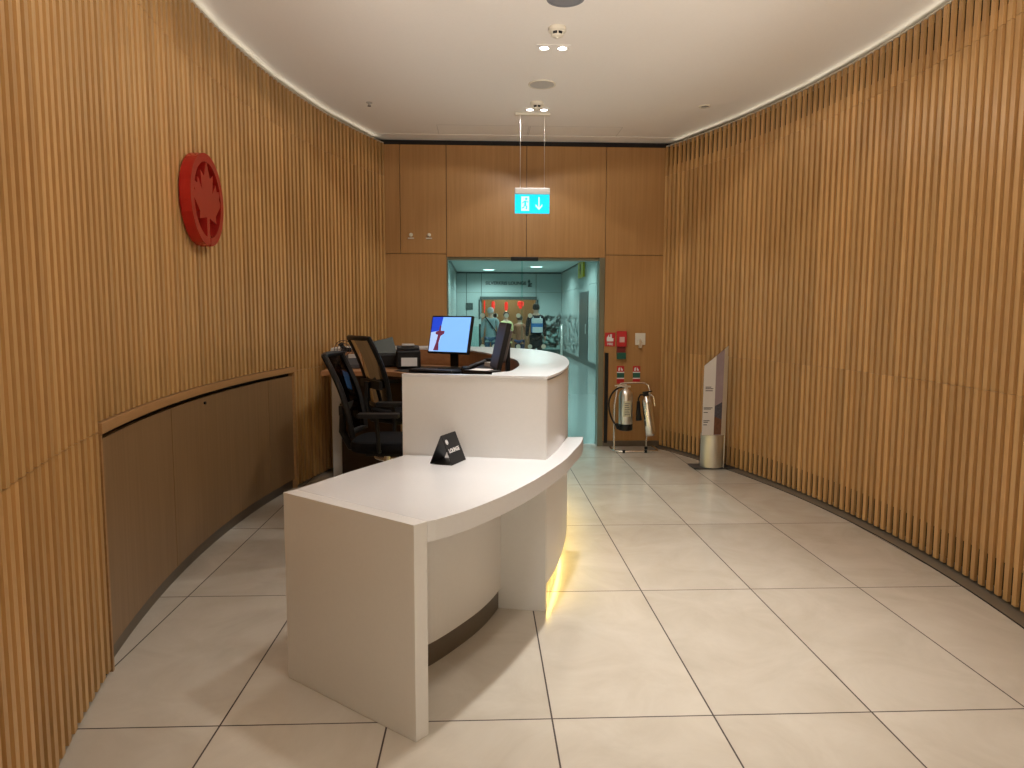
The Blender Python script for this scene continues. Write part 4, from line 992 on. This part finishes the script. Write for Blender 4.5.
# ------------------------------------------------------------------ information totem
to = thing('information_totem', 'slanted poster totem on a round brushed metal base beside the right slatted wall', 'sign stand', (2.255,6.74,0.0035), 0)
bm = bmesh.new(); add_box(bm, -0.20,-0.10,0,0.20,0.12,0.012); obj('base_plate', bm, M['dgrey'], to, bevel=0.003)
bm = bmesh.new(); add_lathe(bm, [(0.110,0.012),(0.110,0.335),(0.104,0.338)], seg=40); obj('metal_cylinder', bm, M['alu'], to, smooth=True)
PX = [(-0.112,0.30),(0.122,0.30),(0.122,1.215),(0.104,1.20),(-0.112,1.01)]
def tp(name, P, z0, z1, m, par=to):
    bm = bmesh.new(); add_prism(bm, P, z0, z1, mat=FRONT((-0.03,-0.112,0))); return obj(name, bm, m, par)
TZ = -0.012
pn = tp('acrylic_panel', [(-0.112,0.335),(0.112,0.335),(0.125,1.205),(-0.104,1.012)], -0.008, 0.0, M['clear'])
ps = tp('poster', [(-0.110,0.338),(0.005,0.338),(0.012,1.105),(-0.104,1.008)], 0.0, 0.002, M['poster'])
tp('poster_picture', [(0.005,0.338),(0.078,0.338),(0.09,1.17),(0.012,1.105)], 0.0, 0.002, M['posterimg'], to)
tp('picture_city', [(0.008,0.52),(0.078,0.49),(0.080,0.66),(0.01,0.62)], 0.0021, 0.003, M['posterdark'], ps)
tp('picture_foreground', [(0.005,0.345),(0.076,0.345),(0.078,0.49),(0.008,0.52)], 0.0021, 0.003, M['posterbrown'], ps)
tp('edge_strip', [(0.078,0.338),(0.112,0.338),(0.125,1.20),(0.09,1.17)], 0.0, 0.004, M['alu'])
tubeobj('support_post', [(0.088,-0.095,0.015),(0.092,-0.10,0.5),(0.096,-0.105,1.10)], 0.006, M['alu'], to)
bm = bmesh.new()
for i, (z, w) in enumerate(((0.80,0.055),(0.785,0.075),(0.765,0.07),(0.60,0.085),(0.588,0.07),(0.555,0.04),(0.475,0.06),(0.46,0.045),(0.435,0.035))): add_box(bm, -0.098+0.012*(i<3),z,0.0021,-0.098+0.012*(i<3)+w,z+0.007,0.003, mat=FRONT((-0.03,-0.112,0)))
obj('poster_text', bm, M['ink'], ps)

# unseen floor-level spots added behind the camera to brighten the ceiling
for x, az in ((0.15,3), (0.85,-3)):
    l = bpy.data.lights.new('added_uplight', 'SPOT'); l.energy = UP_FILL; l.color = (1.0,0.93,0.84); l.spot_size = R_(47); l.spot_blend = 0.55; l.shadow_soft_size = 0.08
    q = bpy.data.objects.new('added_uplight', l); COL.objects.link(q); q.location = (x,-0.35,0.05); q.rotation_euler = (R_(90+41),0,R_(az))
# ------------------------------------------------------------------ corridor light
for x, y in ((0.25,26.5),(0.2,21.5),(1.9,24.8),(1.95,20.2),(1.0,16.5),(1.0,12.5),(0.8,9.6)):
    l = bpy.data.lights.new('corridor_lamp', 'SPOT'); l.energy = 210; l.color = (0.84,1.0,0.98); l.spot_size = R_(165); l.spot_blend = 0.4; l.shadow_soft_size = 0.15
    q = bpy.data.objects.new('corridor_lamp', l); COL.objects.link(q); q.location = (x,y,HT-0.06)
l = bpy.data.lights.new('lounge_lamp', 'POINT'); l.energy = 60; l.color = (1,0.8,0.5); l.shadow_soft_size = 0.1
q = bpy.data.objects.new('lounge_lamp', l); COL.objects.link(q); q.location = (1.0,YF+1.6,2.6)

w = bpy.data.worlds.new('World'); C.world = w; w.use_nodes = True
w.node_tree.nodes['Background'].inputs[0].default_value = (0.02,0.018,0.015,1); w.node_tree.nodes['Background'].inputs[1].default_value = 0.3

# ------------------------------------------------------------------ camera
cam = bpy.data.cameras.new('camera'); cam.sensor_width = 36; cam.sensor_fit = 'HORIZONTAL'; cam.lens = 704/1024*36; cam.clip_end = 200; cam.clip_start = 0.05
co = bpy.data.objects.new('camera', cam); COL.objects.link(co); C.camera = co
yaw = math.atan(30/704); pit = math.atan(68/704); roll = R_(0.17)
fw = Vector((math.sin(yaw)*math.cos(pit), math.cos(yaw)*math.cos(pit), -math.sin(pit))); r = Vector((math.cos(yaw),-math.sin(yaw),0)); u = r.cross(fw)
r2 = r*math.cos(roll)+u*math.sin(roll); u2 = u*math.cos(roll)-r*math.sin(roll)
co.matrix_world = Matrix(((r2.x,u2.x,-fw.x,0),(r2.y,u2.y,-fw.y,0),(r2.z,u2.z,-fw.z,1.48),(0,0,0,1)))

C.view_settings.view_transform = 'Standard'; C.view_settings.look = 'None'; C.view_settings.gamma = 1
C.view_settings.use_curve_mapping = False; C.view_settings.exposure = 0.2
